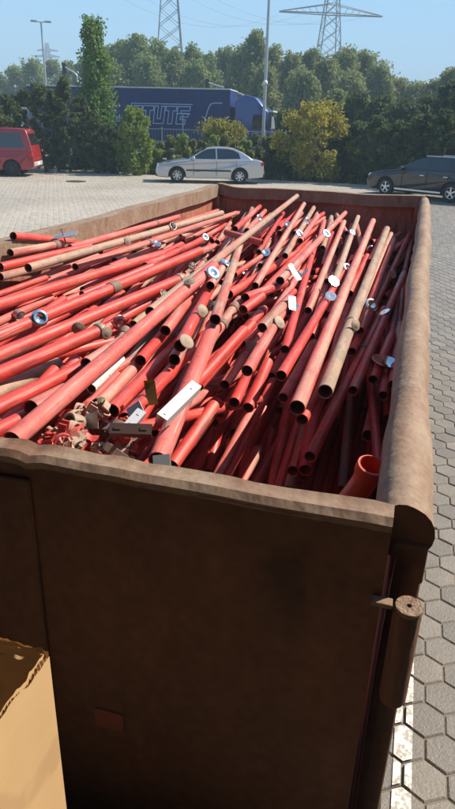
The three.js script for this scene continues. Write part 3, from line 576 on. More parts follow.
// heap of clamps and brackets behind the door
{
  const ringGeo = (r, w) => { const s = new THREE.Shape(); s.absarc(0, 0, r, .35, Math.PI * 2 - .35, false); s.absarc(0, 0, r - .0045, Math.PI * 2 - .35, .35, true); const g = new THREE.ExtrudeGeometry(s, { depth: w, bevelEnabled: true, bevelSize: .0008, bevelThickness: .0008, bevelSegments: 1, curveSegments: 14 }); const e = r * Math.cos(.35); const t = box(e - .004, e + .02, r * .34, r * .34 + .005, 0, w), b2 = box(e - .004, e + .02, -r * .34 - .005, -r * .34, 0, w); return merge([g, t, b2]); };
  const rings = [ringGeo(.028, .022), ringGeo(.024, .018), ringGeo(.034, .024)];
  const cm = [PAINT.red[0], PAINT.red[1], PAINT.faded[0], rustyTin, mat(.22, .15, .11, { roughness: .7 }), PAINT.red[2], mat(.46, .30, .22, { roughness: .7 })];
  const lab = ['red pipe clamp in the pile of clamps behind the door', 'red pipe clamps behind the door'], lab2 = ['rusty brown pipe clamp in the pile of clamps behind the door', 'rusty pipe clamps behind the door'];
  const put = [];
  for (let i = 0; i < 96; i++) {
    const t = rnd(), u = 44 + 92 * t + rr(-5, 5), top = 430 - 26 * Math.sin(Math.PI * clamp((t - .1) / .8, 0, 1)), v = rr(top, 450 + 18 * t);
    const h = heapHit(u, v); if (!h) continue;
    put.push([h, i]);
  }
  for (const [h, i] of put) {
    const mI = i % 7, red = [0, 1, 2, 5].includes(mI);
    const o = single('pipe_clamp', rings[i % 3], cm[mI], (red ? lab : lab2)[0], 'clamp', (red ? lab : lab2)[1]);
    o.position.copy(h.p).addScaledVector(h.d, -.025 - .075 * rnd()); o.rotation.set(rr(0, 6), rr(0, 6), rr(0, 6));
  }
  const onHit = (u, v, lift = .03) => { const h = heapHit(u, v); return h.p.clone().addScaledVector(h.d, -lift); };
  // big red coupling
  let o = single('grooved_coupling', merge([lathe([[.026, -.03], [.036, -.03], [.038, -.02], [.033, -.015], [.033, .015], [.038, .02], [.036, .03], [.026, .03], [.026, -.03]]), box(.034, .054, -.012, .012, -.01, .01, .003)]), PAINT.red[1], 'thick red grooved coupling among the clamps behind the door', 'coupling'); o.position.copy(onHit(98, 440, .06)); o.quaternion.setFromUnitVectors(UP, V(.2, .55, .8).normalize());
  o = single('pipe_elbow_stub', merge([lathe([[.02, 0], [.027, 0], [.029, .012], [.029, .05], [.026, .052], [.02, .05]])]), rustyTin, 'rusty pipe stub with open mouth among the clamps', 'fitting'); o.position.copy(onHit(80, 424, .05)); o.quaternion.setFromUnitVectors(UP, V(-.3, .5, .8).normalize());
  // plates and channels
  const plateAt = (name, u, v, w, h, th, m, label, cat, n, roll, lift = .06) => { const q = single(name, box(-w / 2, w / 2, -th / 2, th / 2, -h / 2, h / 2, Math.min(th * .3, .002)), m, label, cat); q.position.copy(onHit(u, v, lift)); q.quaternion.setFromUnitVectors(UP, n.normalize()).multiply(new THREE.Quaternion().setFromAxisAngle(UP, roll)); return q; };
  plateAt('steel_plate', 92, 421, .045, .05, .004, galv, 'small square grey steel plate upright among the clamps', 'plate', V(-.1, .35, .93), .1, .09);
  plateAt('steel_plate', 135, 410, .05, .04, .004, galv, 'small grey steel plate beside the white channel', 'plate', V(-.2, .6, .7), .6, .07);
  plateAt('rubber_block', 162, 463, .05, .04, .028, mat(.10, .105, .11, { roughness: .7 }), 'dark grey block at the mouth of a pale red pipe', 'block', V(.1, .8, .5), .4, .05);
  const channel = (L, w, h, t) => merge([box(-L / 2 + .012, -L / 2 + .03, .0002, .0022, -.004, .004), box(L / 2 - .03, L / 2 - .012, .0002, .0022, -.004, .004), box(-L / 2, L / 2, -t, 0, -w / 2, w / 2), box(-L / 2, L / 2, -h, -t, -w / 2, -w / 2 + t), box(-L / 2, L / 2, -h, -t, w / 2 - t, w / 2)]);
  const laydown = (q, u0, v0, l0, u1, v1, l1) => { const a = atHeight(u0, v0, RIM + l0), b = atHeight(u1, v1, RIM + l1); const x = b.clone().sub(a), mid = a.clone().add(b).multiplyScalar(.5); const L = x.length(); x.normalize(); const view = EYE.clone().sub(mid).normalize().add(V(0, .6, 0)); const z = x.clone().cross(view).normalize(), y = z.clone().cross(x); q.quaternion.setFromRotationMatrix(new THREE.Matrix4().makeBasis(x, y, z)); q.position.copy(mid); return L; };
  o = single('mounting_channel', channel(.17, .036, .036, .003), whitePaint, 'short white painted steel channel lying on the pipes', 'channel'); laydown(o, 163, 416, -.10, 196, 384, -.06); o.scale.x = .19 / .17;
  o = single('mounting_channel', channel(.11, .03, .025, .003), mat(.10, .055, .045, { roughness: .5, metalness: .3 }), 'short dark brown steel channel beside the clamps', 'channel'); laydown(o, 115, 428, -.06, 146, 429, -.06);
  o = single('mounting_channel', channel(.09, .028, .02, .002), galv, 'short grey galvanised channel beside the white channel', 'channel'); laydown(o, 128, 426, -.08, 142, 410, -.07);
  o = single('hanger_bracket', merge([box(-.018, .018, -.04, .04, -.002, .002), box(-.018, .018, .036, .04, 0, .03), box(-.018, .018, -.04, -.036, 0, .03)]), brass, 'brassy yellow hanger bracket above the white channel', 'bracket'); o.position.copy(onHit(151, 393, .05)); o.rotation.set(-.5, .3, .3);
  const rod = (u0, v0, u1, v1, r, m, label) => { const a = onHit(u0, v0, .09), b = onHit(u1, v1, .09), mid = a.clone().add(b).multiplyScalar(.5); const g = bar(a.clone().sub(mid), b.clone().sub(mid), r, 8); const q = single('threaded_rod', g, m, label, 'rod'); q.position.copy(mid); };
  rod(80, 408, 112, 425, .0032, galv, 'thin grey threaded rod across the clamps'); rod(110, 421, 140, 411, .003, brass, 'thin brassy rod touching the grey plate');
  o = single('sprinkler_nozzle', merge([lathe([[0, 0], [.01, 0], [.01, .012], [.006, .014], [.006, .03], [.014, .032], [.014, .035], [0, .036]], 14), box(-.012, -.009, .012, .033, -.002, .002), box(.009, .012, .012, .033, -.002, .002)]), brass, 'small brass sprinkler head standing up among the clamps', 'sprinkler'); o.position.copy(onHit(101, 408, .06)); o.rotation.set(.2, 0, -.2);
}
// thick elbow in the corner by the door
{
  const top = atHeight(372, 465, RIM - .075), low = atHeight(354, 503, RIM - .20).add(V(-.02, 0, .02));
  const dirTop = V(.22, .92, .22).normalize();
  const c = new THREE.CatmullRomCurve3([low.clone().add(V(-.07, -.12, -.07)), low, top.clone().addScaledVector(dirTop, -.055), top]);
  const e = thing('pipe_elbow', 'thick bright orange red pipe elbow with collar standing in the corner behind the door', 'elbow', [0, 0, 0]);
  part('bend', new THREE.TubeGeometry(c, 30, .031, 22), mat(.60, .055, .02, { roughness: .38 }), e);
  const cg = lathe([[.027, -.03], [.034, -.03], [.036, -.027], [.036, -.002], [.0345, 0], [.029, 0], [.0285, -.03], [.027, -.06]], 26); const q = new THREE.Quaternion().setFromUnitVectors(UP, dirTop); cg.applyQuaternion(q); cg.translate(top.x, top.y, top.z);
  part('collar', cg, mat(.56, .06, .03, { roughness: .45 }), e);
}

// ------------------------------------------------------------------ platform and cardboard box
{
  const pt = tex(256, 256, (u, v) => mix3([.05, .049, .047], [.085, .083, .08], fbm(u, v, 50, 50, 611, 3)));
  const pl = single('loading_platform', box(-3.74, 3.84, 0.001, .75, -.93, 2.745, .015), mat(1, 1, 1, { map: pt, roughness: .95 }), 'low loading platform at the door end of the container, out of view, widened and darkened to dim the door', 'platform');  // unseen; made wide and dark so less light bounces onto the door
  const bx = thing('cardboard_box', 'open brown corrugated cardboard box with torn rim by the container door', 'box', [-.59, .752, -.375]);
  const kraft = tex(512, 512, (u, v) => { const n = fbm(u, v, 4, 4, 621, 4), f = fbm(u, v, 6, 200, 622, 2), k = fbm(u, v, 30, 30, 623, 3), w = smooth(.62, .75, fbm(u, v, 9, 7, 625, 3)); return mix3(mix3([.46, .285, .13], [.54, .35, .17], n * .6 + f * .25 + k * .15), [.36, .215, .10], w * .5); });
  const km = mat(1, 1, 1, { map: kraft, roughness: .85, bumpMap: tex(256, 256, (u, v) => .5 + .5 * Math.sin(u * 256 / 8 * Math.PI) * .5 + .3 * fbm(u, v, 40, 40, 628, 2), false), bumpScale: .0006 });
  km.map.repeat.set(1.6, 1.6);
  const H = .898;
  // a panel: two liners with a fluted sheet between them; ragged top edge
  function sheet(L, off, wave, sd, H = .898) {
    const n = wave ? Math.round(L / .0009) : 160, pos = [], idx = [], uv = [];
    for (let i = 0; i <= n; i++) {
      const t = i / n, x = (t - .5) * L, rag = .004 * (vnoise(t * 60, 1, 999, 999, sd) - .5) + .012 * Math.max(0, vnoise(t * 9, 5, 999, 999, sd + 1) - .66) * -3 - (wave ? .0025 * vnoise(t * 130, 3, 999, 999, sd + 7) : 0);
      const z = off + (wave ? .0021 * Math.sin(x / .0075 * 2 * Math.PI) : 0) + .004 * Math.sin(t * Math.PI) * Math.sin(t * 5);
      pos.push(x, 0, z, x, H * .6, z, x, H + rag - (t < .02 || t > .98 ? .002 : 0), z); uv.push(x, 0, x, H * .6, x, H);
      if (i < n) for (const k of [0, 1]) { const a = i * 3 + k; idx.push(a, a + 3, a + 1, a + 1, a + 3, a + 4); }
    }
    const g = new THREE.BufferGeometry(); g.setAttribute('position', new THREE.Float32BufferAttribute(pos, 3)); g.setAttribute('uv', new THREE.Float32BufferAttribute(uv, 2)); g.setIndex(idx); g.computeVertexNormals(); return g;
  }
  const W = .34, D = .45;
  const panel = (L, x, z, turn, sd, H) => { const p = new THREE.Group(); p.name = 'side_panel'; p.position.set(x, 0, z); p.rotation.y = turn; bx.add(p); part('outer_liner', sheet(L, .0032, false, sd, H), km, p); part('inner_liner', sheet(L - .006, -.0032, false, sd + 20, H), km, p); part('fluting', sheet(L - .004, 0, true, sd + 40, H), km, p); return p; };
  panel(D, W / 2, 0, Math.PI / 2, 701); panel(D, -W / 2, 0, -Math.PI / 2, 705); panel(W, 0, D / 2, 0, 709, .34); panel(W, 0, -D / 2, Math.PI, 713);
  part('bottom', box(-W / 2 + .006, W / 2 - .006, .001, .008, -D / 2 + .006, D / 2 - .006), km, bx);
  // torn strips of liner along the rim
  const strip = (x0, z0, x1, z1, hgt, sd) => { const n = 30, pos = [], idx = []; for (let i = 0; i <= n; i++) { const t = i / n, x = x0 + (x1 - x0) * t, z = z0 + (z1 - z0) * t, y = H - .004 + .004 * vnoise(t * 6, 2, 99, 99, sd), w = .006 + .010 * vnoise(t * 8, 4, 99, 99, sd + 1); pos.push(x, y, z, x - .002, y + hgt * w / .01, z + .5 * w * (vnoise(t * 5, 7, 99, 99, sd) - .2)); if (i < n) idx.push(2 * i, 2 * i + 2, 2 * i + 1, 2 * i + 1, 2 * i + 2, 2 * i + 3); } const g = new THREE.BufferGeometry(); g.setAttribute('position', new THREE.Float32BufferAttribute(pos, 3)); g.setIndex(idx); g.computeVertexNormals(); part('torn_strip', uvMetres(g), km, bx); };
  strip(W / 2 - .004, -D / 2 + .002, W / 2 - .13, -D / 2 + .004, .006, 731); strip(W / 2 - .01, -D / 2 + .012, W / 2 - .075, -D / 2 + .02, -.002, 735); strip(W / 2 - .05, -D / 2 - .003, W / 2 - .26, -D / 2 - .002, .004, 739);
}

// ------------------------------------------------------------------ vehicles
const glassDark = mat(.02, .024, .026, { roughness: .06, metalness: 0, physical: true, clearcoat: 1, clearcoatRoughness: .03 });
const rubber = mat(.018, .018, .019, { roughness: .85 });
const blackTrim = mat(.02, .02, .021, { roughness: .6 });
const lampGlass = mat(.75, .76, .78, { roughness: .15, metalness: .6 });
const redLens = mat(.45, .02, .02, { roughness: .2 });
const alloy = mat(.62, .63, .65, { metalness: .85, roughness: .3 });
const carPaint = (r, g, b, metal, rough = .3) => mat(r, g, b, { physical: true, metalness: metal, roughness: rough, clearcoat: .8, clearcoatRoughness: .08 });
function wheelOn(parent, x, y, z, R, w, side, spokes = 5, rimMat = alloy) {
  const wg = new THREE.Group(); wg.name = 'wheel'; wg.position.set(x, y, z); parent.add(wg);
  const t = lathe([[R * .62, -w / 2], [R * .92, -w / 2], [R, -w * .32], [R, w * .32], [R * .92, w / 2], [R * .62, w / 2], [R * .6, 0], [R * .62, -w / 2]], 28); t.rotateX(Math.PI / 2); part('tyre', t, rubber, wg);
  const f = w * .36 * side, ring = new THREE.TorusGeometry(R * .6, R * .055, 8, 28); ring.translate(0, 0, f);
  const list = [ring.toNonIndexed()];
  const hub = new THREE.CylinderGeometry(R * .16, R * .16, .05, 14); hub.rotateX(Math.PI / 2); hub.translate(0, 0, f); list.push(hub.toNonIndexed());
  for (let k = 0; k < spokes; k++) { const g = box(R * .1, R * .6, -R * .085, R * .085, -.015, .015, .004); g.translate(0, 0, f); g.rotateZ(k / spokes * Math.PI * 2 + .3); list.push(g); }
  part('rim', merge(list), rimMat, wg);
  const back = new THREE.CylinderGeometry(R * .6, R * .6, w * .3, 24); back.rotateX(Math.PI / 2); part('brake_disc', back, blackTrim, wg);
}
// car in its own frame: front towards +x, wheels on y = 0
function makeCar(o) {
  const t = thing(o.name, o.label, o.category, [0, 0, 0]);
  const hw = o.width / 2, L = o.length, xf = L / 2, xr = -L / 2, R = o.R, Ra = R + .055;
  const k = (x) => 1 - .16 * Math.pow(clamp((x - (xf - .75)) / .75, 0, 1), 2) - .10 * Math.pow(clamp((xr + .6 - x) / .6, 0, 1), 2);
  const gz = (y) => 1 - .10 * Math.pow(clamp((y - .62) / .5, -1, 1), 2);
  const s = new THREE.Shape(); const sill = o.sill;
  s.moveTo(xr + .05, sill + .08);
  for (const wx of [o.wr, o.wf]) { const a0 = Math.asin((sill - R) / Ra); s.lineTo(wx - Math.cos(a0) * Ra, sill); s.absarc(wx, R, Ra, Math.PI - a0, a0, true); }
  s.lineTo(xf - .12, sill + .02);
  for (const p of o.top) s.lineTo(...p);
  s.closePath();
  const bev = .045;
  let g = new THREE.ExtrudeGeometry(s, { depth: o.width - 2 * bev, bevelEnabled: true, bevelThickness: bev, bevelSize: .03, bevelOffset: -.03, bevelSegments: 3, curveSegments: 18, steps: 4 });
  g.translate(0, 0, -hw + bev); g = deform(g, (v) => { v.z *= k(v.x) * gz(v.y); }); g = toCreasedNormals(g, .55);
  const body = part('body', g, o.paint, t);
  const inner = box(o.wr - Ra - .05, o.wf + Ra + .05, sill + .03, o.belt - .1, -hw + .16, hw - .16); part('underbody', inner, blackTrim, t);
  // cabin
  const cw = (y) => hw * (.93 - o.tumble * clamp((y - o.belt) / (o.roof - o.belt), 0, 1));
  const cs = new THREE.Shape(); o.cabin.forEach((p, i) => (i ? cs.lineTo(...p) : cs.moveTo(...p))); cs.closePath();
  let cg = new THREE.ExtrudeGeometry(cs, { depth: 2, bevelEnabled: true, bevelThickness: .06, bevelSize: .035, bevelOffset: -.035, bevelSegments: 3, curveSegments: 10, steps: 1 }); cg.translate(0, 0, -1);
  cg = deform(cg, (v) => { v.z = v.z / 1.06 * cw(v.y); }); cg = toCreasedNormals(cg, .5); part('cabin', cg, o.paint, t);
  for (const side of [-1, 1]) for (const poly of o.windows) { const ws = new THREE.Shape(); poly.forEach((p, i) => (i ? ws.lineTo(...p) : ws.moveTo(...p))); const wg = new THREE.ShapeGeometry(ws); deform(wg, (v) => { v.z = side * (cw(v.y) + .004); }); wg.computeVertexNormals(); part('side_window', wg, glassDark, t); }
  for (const [name, a, b, f0, f1] of o.screens) { // front and rear glass from two outline points
    const n = V(b[1] - a[1], -(b[0] - a[0]), 0).normalize(); if (n.y < 0) n.negate(); const P = [];
    for (const [q, f] of [[a, f0], [b, f1]]) { const w = cw(q[1]) - f; for (const sd of [-1, 1]) P.push(q[0] + n.x * .012, q[1] + n.y * .012, sd * w); }
    const sg = new THREE.BufferGeometry(); sg.setAttribute('position', new THREE.Float32BufferAttribute(P, 3)); sg.setIndex([0, 1, 2, 1, 3, 2]); sg.computeVertexNormals(); part(name, uvMetres(sg), glassDark, t);
  }
  for (const wx of [o.wr, o.wf]) for (const side of [-1, 1]) wheelOn(t, wx, R, side * (hw - .115), R, .21, side, o.spokes, o.rim);
  const surf = (x, y) => hw * k(x) * gz(y);
  for (const side of [-1, 1]) {
    if (o.strip) part('rub_strip', (() => { const q = box(o.wr + Ra + .02, o.wf - Ra - .02, o.strip - .03, o.strip + .03, -.012, .012, .004); q.translate(0, 0, side * (surf(0, o.strip) + .006)); return q; })(), o.stripMat || blackTrim, t);
    for (const hx of o.handles) { const q = box(hx - .09, hx + .09, o.belt - .16, o.belt - .125, -.02, .02, .006); q.translate(0, 0, side * (surf(hx, o.belt - .14) + .012)); part('door_handle', q, o.handleMat || o.paint, t); }
    for (const dx of o.seams) { const q = box(dx - .006, dx + .006, sill + .12, o.belt - .04, -.004, .004); q.translate(0, 0, side * (surf(dx, .6) + .0)); part('door_gap', q, blackTrim, t); }
    const mg = new RoundedBoxGeometry(.13, .13, .2, 3, .05); mg.translate(o.mirror[0], o.mirror[1], side * (hw + .02)); part('wing_mirror', mg, o.paint, t);
    const hl = new RoundedBoxGeometry(.34, .15, .30, 3, .05); hl.translate(o.lamp[0], o.lamp[1], side * (hw * k(o.lamp[0]) - .19)); part('headlight', hl, lampGlass, t);
    const tl = new RoundedBoxGeometry(.16, o.tailH || .17, .18, 3, .04); tl.translate(xr + (o.tailX || .1), o.tail, side * (hw * k(xr + .1) - .10)); part('tail_light', tl, redLens, t);
  }
  const bf = box(xf - .16, xf + .015, sill + .04, sill + .2, -hw * .72, hw * .72, .04); part('front_bumper', bf, o.bumper || blackTrim, t);
  const br = box(xr - .03, xr + .16, o.rearB || sill + .06, (o.rearB || sill + .06) + .2, -hw * .86, hw * .86, .04); part('rear_bumper', br, o.bumper || blackTrim, t);
  const pl = box(xf + .016, xf + .022, sill + .12, sill + .22, -.26, .26); part('number_plate', pl, whitePaint, t); const pl2 = box(xr - .037, xr - .031, (o.rearB || sill) + .06, (o.rearB || sill) + .16, -.26, .26); part('number_plate', pl2, whitePaint, t);
  return t;
}
// set a car so that its wheels stand where the photograph shows them
function park(t, o, uFront, uRear, vRear) {
  const rear = atHeight(uRear, vRear, o.R); let best = null;                    // centre of the near rear wheel
  for (let a = -Math.PI; a < Math.PI; a += .002) { const d = V(Math.cos(a), 0, -Math.sin(a)), f = rear.clone().addScaledVector(d, o.wf - o.wr), p = project(f); if (p[2] < 0) continue; const e = Math.abs(p[0] - uFront) + Math.abs(p[1] - o.vFront) * .25; if (!best || e < best[0]) best = [e, a, p]; }
  const a = best[1]; t.rotation.y = a;
  const side = V(Math.sin(a), 0, Math.cos(a)); const near = o.width / 2 - .115, sgn = side.dot(EYE.clone().sub(rear)) > 0 ? 1 : -1;
  const c = rear.clone().addScaledVector(V(Math.cos(a), 0, -Math.sin(a)), -o.wr).addScaledVector(side, -sgn * near); t.position.set(c.x, .002, c.z);
  console.log(o.name, best[2].map((q) => q.toFixed(1)).join(' '), 'turn', a.toFixed(2), c.x.toFixed(1), c.z.toFixed(1));
}
{
  const saloon = { name: 'parked_saloon_car', label: 'silver four door saloon car parked in front of the hedge', category: 'car', length: 4.68, width: 1.74, R: .31, sill: .20, belt: .93, roof: 1.46, tumble: .20, wf: 1.42, wr: -1.28, paint: carPaint(.50, .52, .55, .55, .32), rim: alloy, spokes: 7,
    top: [[2.30, .30], [2.34, .48], [2.30, .62], [2.20, .70], [1.9, .79], [1.45, .87], [1.05, .93], [.2, .97], [-1.0, .98], [-1.55, .99], [-2.05, .985], [-2.24, .94], [-2.32, .78], [-2.34, .5], [-2.30, .30]],
    cabin: [[1.12, .88], [.95, .97], [.60, 1.17], [.25, 1.35], [.02, 1.425], [-.3, 1.46], [-.75, 1.455], [-1.05, 1.41], [-1.35, 1.29], [-1.65, 1.12], [-1.86, .97], [-1.9, .88]],
    windows: [[[.80, .985], [.32, 1.29], [.10, 1.375], [-.22, 1.40], [-.24, .985]], [[-.30, .985], [-.28, 1.40], [-.72, 1.395], [-1.0, 1.35], [-1.22, 1.24], [-1.30, 1.02]]],
    screens: [['windscreen', [.98, .965], [.16, 1.39], .05, .05], ['rear_window', [-1.14, 1.385], [-1.72, 1.075], .05, .06]],
    strip: .52, handles: [-.08, -1.0], seams: [.72, -.27, -1.12], mirror: [.72, 1.0], lamp: [2.12, .63], tail: .82, vFront: 175.5 };
  const a = makeCar(saloon); park(a, saloon, 173, 239.5, 176.4);
  const estate = { name: 'parked_estate_car', label: 'dark grey estate car parked before the dark trees', category: 'car', length: 4.85, width: 1.84, R: .325, sill: .20, belt: .98, roof: 1.48, tumble: .22, wf: 1.44, wr: -1.32, paint: carPaint(.016, .017, .019, .2, .22), rim: alloy, spokes: 5,
    top: [[2.38, .30], [2.43, .50], [2.38, .66], [2.22, .77], [1.85, .87], [1.35, .94], [1.0, .99], [0, 1.02], [-1.6, 1.05], [-2.2, 1.04], [-2.36, .95], [-2.42, .7], [-2.42, .45], [-2.38, .3]],
    cabin: [[1.18, .9], [1.02, 1.0], [.6, 1.21], [.2, 1.38], [-.1, 1.45], [-.6, 1.485], [-1.3, 1.47], [-1.85, 1.41], [-2.05, 1.33], [-2.25, 1.08], [-2.3, .9]],
    windows: [[[.82, 1.02], [.28, 1.32], [.0, 1.40], [-.24, 1.425], [-.26, 1.03]], [[-.33, 1.03], [-.31, 1.425], [-.75, 1.425], [-1.1, 1.41], [-1.14, 1.05]], [[-1.22, 1.05], [-1.18, 1.40], [-1.75, 1.34], [-1.92, 1.1]]],
    screens: [['windscreen', [1.02, 1.0], [.12, 1.41], .05, .05], ['rear_window', [-2.04, 1.33], [-2.22, 1.1], .06, .06]],
    strip: .30, stripMat: alloy, handles: [-.1, -1.05], handleMat: alloy, seams: [.75, -.29, -1.16], mirror: [.78, 1.04], lamp: [2.18, .70], tail: .9, vFront: 186.5 };
  const b = makeCar(estate); park(b, estate, 386.5, 451.5, 193.2);
  part('roof_rail', box(-1.7, .0, 1.485, 1.515, .58, .61, .008), alloy, b); part('roof_rail', box(-1.7, .0, 1.485, 1.515, -.61, -.58, .008), alloy, b);
  const van = { name: 'parked_van', label: 'red passenger van with dark side windows parked by the hedge', category: 'van', length: 4.9, width: 1.9, R: .33, sill: .26, belt: 1.10, roof: 1.96, tumble: .13, wf: 1.5, wr: -1.5, paint: carPaint(.34, .022, .025, .1, .3), rim: mat(.03, .03, .032, { roughness: .5 }), spokes: 6,
    top: [[2.30, .35], [2.44, .55], [2.42, .8], [2.3, .98], [1.95, 1.08], [1.5, 1.12], [0, 1.14], [-2.3, 1.14], [-2.41, 1.1], [-2.46, .8], [-2.46, .5], [-2.42, .38]],
    cabin: [[1.98, 1.04], [1.75, 1.2], [1.28, 1.68], [1.05, 1.86], [.75, 1.93], [0, 1.965], [-1.8, 1.965], [-2.14, 1.93], [-2.22, 1.86], [-2.36, 1.4], [-2.43, 1.04]],
    windows: [[[1.5, 1.2], [1.05, 1.68], [.82, 1.75], [.62, 1.76], [.6, 1.18]], [[.5, 1.18], [.52, 1.76], [-.78, 1.77], [-.8, 1.18]], [[-.9, 1.18], [-.88, 1.77], [-1.95, 1.76], [-2.08, 1.25], [-2.02, 1.18]]],
    screens: [['windscreen', [1.78, 1.2], [1.1, 1.83], .07, .07], ['rear_window', [-2.26, 1.76], [-2.38, 1.3], .1, .1]],
    strip: .58, stripMat: mat(.26, .02, .022, { roughness: .4 }), handles: [.4, -.7], seams: [1.55, .55, -.85], mirror: [1.5, 1.3], lamp: [2.2, .85], tail: .98, tailH: .34, tailX: .12, rearB: .42, bumper: mat(.34, .33, .32, { roughness: .6 }), vFront: 168 };
  const c = makeCar(van);
  const rw = atHeight(12.5, 168.5, van.R); const ang = Math.atan2(-rightH.z, rightH.x) + Math.PI + .06; c.rotation.y = ang;   // rear towards the silver car
  const f = V(Math.cos(ang), 0, -Math.sin(ang)), sd = V(Math.sin(ang), 0, Math.cos(ang)), sg = sd.dot(EYE.clone().sub(rw)) > 0 ? 1 : -1; const pc = rw.clone().addScaledVector(f, 1.5).addScaledVector(sd, -sg * (.95 - .115)); c.position.set(pc.x, .002, pc.z);
  console.log('van', c.position.x, c.position.z);
}
// articulated lorry on the road behind the fence
{
  const D = 46, rearTop = atRange(36, 90, D), ang = Math.atan2(-rightH.z, rightH.x) - .17, roadY = .125;
  const t = thing('articulated_lorry', 'blue articulated lorry with outlined white lettering on its trailer', 'lorry', [rearTop.x, roadY, rearTop.z], ang);
  const blueC = [.018, .035, .155];
  const W = 2.5, TL = 12.6, y0 = 1.25, y1 = 4.12;
  const cv = document.createElement('canvas'); cv.width = 2048; cv.height = 466; const x = cv.getContext('2d');
  x.fillStyle = '#162a63'; x.fillRect(0, 0, 2048, 466);
  for (let i = 0; i < 40; i++) { x.fillStyle = i % 2 ? 'rgba(34,58,128,.35)' : 'rgba(20,36,88,.35)'; x.fillRect(i * 52 + 8, 0, 22, 466); }
  // letters drawn as outlined angular strokes
  const px = (q) => (q - 44) / (231 - 44) * 2048, py = (q) => (q - 91) / (131 - 91) * 440;
  x.strokeStyle = '#c3d0e6'; x.lineWidth = 7; x.lineJoin = 'miter';
  const poly = (pts, close = true) => { x.beginPath(); pts.forEach((p, i) => (i ? x.lineTo(px(p[0]), py(p[1])) : x.moveTo(px(p[0]), py(p[1])))); if (close) x.closePath(); x.stroke(); };
  const sk = (X, Y) => [X - (Y - 103) * .14, Y];                // slanted lettering
  const glyph = (X, pts, w) => poly(pts.map(([a, b]) => sk(X + a * w, 103 + b * 17)));
  x.beginPath(); { const a = [sk(198, 103.2), sk(142.5, 103.2), sk(140, 120)]; a.forEach((p, i) => (i ? x.lineTo(px(p[0]), py(p[1])) : x.moveTo(px(p[0]), py(p[1])))); } x.stroke();
  glyph(144, [[1, .12], [.12, .12], [.12, .58], [.66, .58], [.66, .74], [.06, .74], [.06, .98], [1, .98], [1, .36], [.46, .36], [.46, .28], [1, .28]], 8.5);
  glyph(153.5, [[0, .12], [1, .12], [1, .34], [.7, .34], [.7, .98], [.3, .98], [.3, .34], [0, .34]], 9.5);
  glyph(164, [[0, .12], [.34, .12], [.34, .74], [.66, .74], [.66, .12], [1, .12], [1, .98], [0, .98]], 9.5);
  glyph(174.5, [[0, .12], [1, .12], [1, .34], [.7, .34], [.7, .98], [.3, .98], [.3, .34], [0, .34]], 9.5);
  glyph(185, [[0, .12], [1.25, .12], [1.2, .32], [.36, .32], [.36, .45], [1.15, .45], [1.1, .62], [.36, .62], [.36, .76], [.9, .76], [.88, .98], [0, .98]], 9);
  poly([sk(184, 111), sk(197, 111)], false);
  x.lineWidth = 8; x.beginPath(); x.moveTo(px(206), py(130)); x.quadraticCurveTo(px(210.5), py(106), px(214), py(102.5)); x.quadraticCurveTo(px(216), py(101), px(224), py(101.5)); x.stroke();
  x.fillStyle = '#aebfdc'; x.font = 'italic 62px sans-serif'; x.fillText('solutions for logistics', px(90), py(118));
  const ct = new THREE.CanvasTexture(cv); ct.colorSpace = THREE.SRGBColorSpace;
  const curtain = mat(.95, .95, 1, { map: ct, roughness: .45 });
  const bl = mat(...blueC, { roughness: .4 }), cabPaint = carPaint(.02, .05, .24, 0, .3), frameM = mat(.32, .33, .34, { roughness: .5, metalness: .4 });
  const trailer = new THREE.Group(); trailer.name = 'trailer'; t.add(trailer);
  const pg = new THREE.PlaneGeometry(TL, y1 - y0 - .12, 60, 6); deform(pg, (v) => { v.z = .015 * Math.sin(v.x * 3.1) * Math.cos(v.y); }); pg.computeVertexNormals(); pg.translate(TL / 2, (y0 + y1) / 2 - .02, W / 2); part('curtain', pg, curtain, trailer, 'blue curtain printed with outlined white lettering');
  part('box_shell', box(.02, TL - .02, y0, y1 - .08, -W / 2, W / 2 - .05), bl, trailer);
  part('roof_edge', box(0, TL, y1 - .07, y1, -W / 2 - .02, W / 2 + .035, .02), mat(.55, .57, .6, { roughness: .5 }), trailer);
  part('side_rail', box(0, TL, y0 - .12, y0 - .004, -W / 2, W / 2 + .02, .02), frameM, trailer);
  part('chassis', box(.3, TL - 2, .85, y0 - .13, -.5, .5), blackTrim, trailer);
  part('side_guard', box(3.6, 8.2, .55, .95, W / 2 - .06, W / 2 - .02), frameM, trailer);
  part('rear_doors', box(-.03, .018, y0, y1 - .08, -W / 2 + .03, W / 2 - .03), bl, trailer);
  for (const wx of [1.4, 2.7, 4.0]) for (const sd of [-1, 1]) wheelOn(trailer, wx, .5, sd * (W / 2 - .2), .5, .36, sd, 8, frameM);
  // tractor
  const cab = new THREE.Group(); cab.name = 'tractor'; t.add(cab); const c0 = TL + .28;
  const sh = new THREE.Shape(); for (const [i, p] of [[0, .9], [0, 3.55], [.55, 3.85], [1.15, 3.72], [1.62, 3.3], [1.98, 2.95], [2.12, 2.2], [2.22, 1.9], [2.26, .5], [1.95, .45], [1.7, .9]].entries()) (i ? sh.lineTo(...p) : sh.moveTo(...p));
  let g = new THREE.ExtrudeGeometry(sh, { depth: 2.26, bevelEnabled: true, bevelThickness: .1, bevelSize: .08, bevelOffset: -.08, bevelSegments: 3 }); g.translate(c0, 0, -1.13); g = deform(g, (v) => { const q = clamp((v.x - c0 - 1.5) / .8, 0, 1); v.z *= 1 - .10 * q * q - .05 * clamp((v.y - 3.2) / .6, 0, 1); }); part('cab', toCreasedNormals(g, .5), cabPaint, cab);
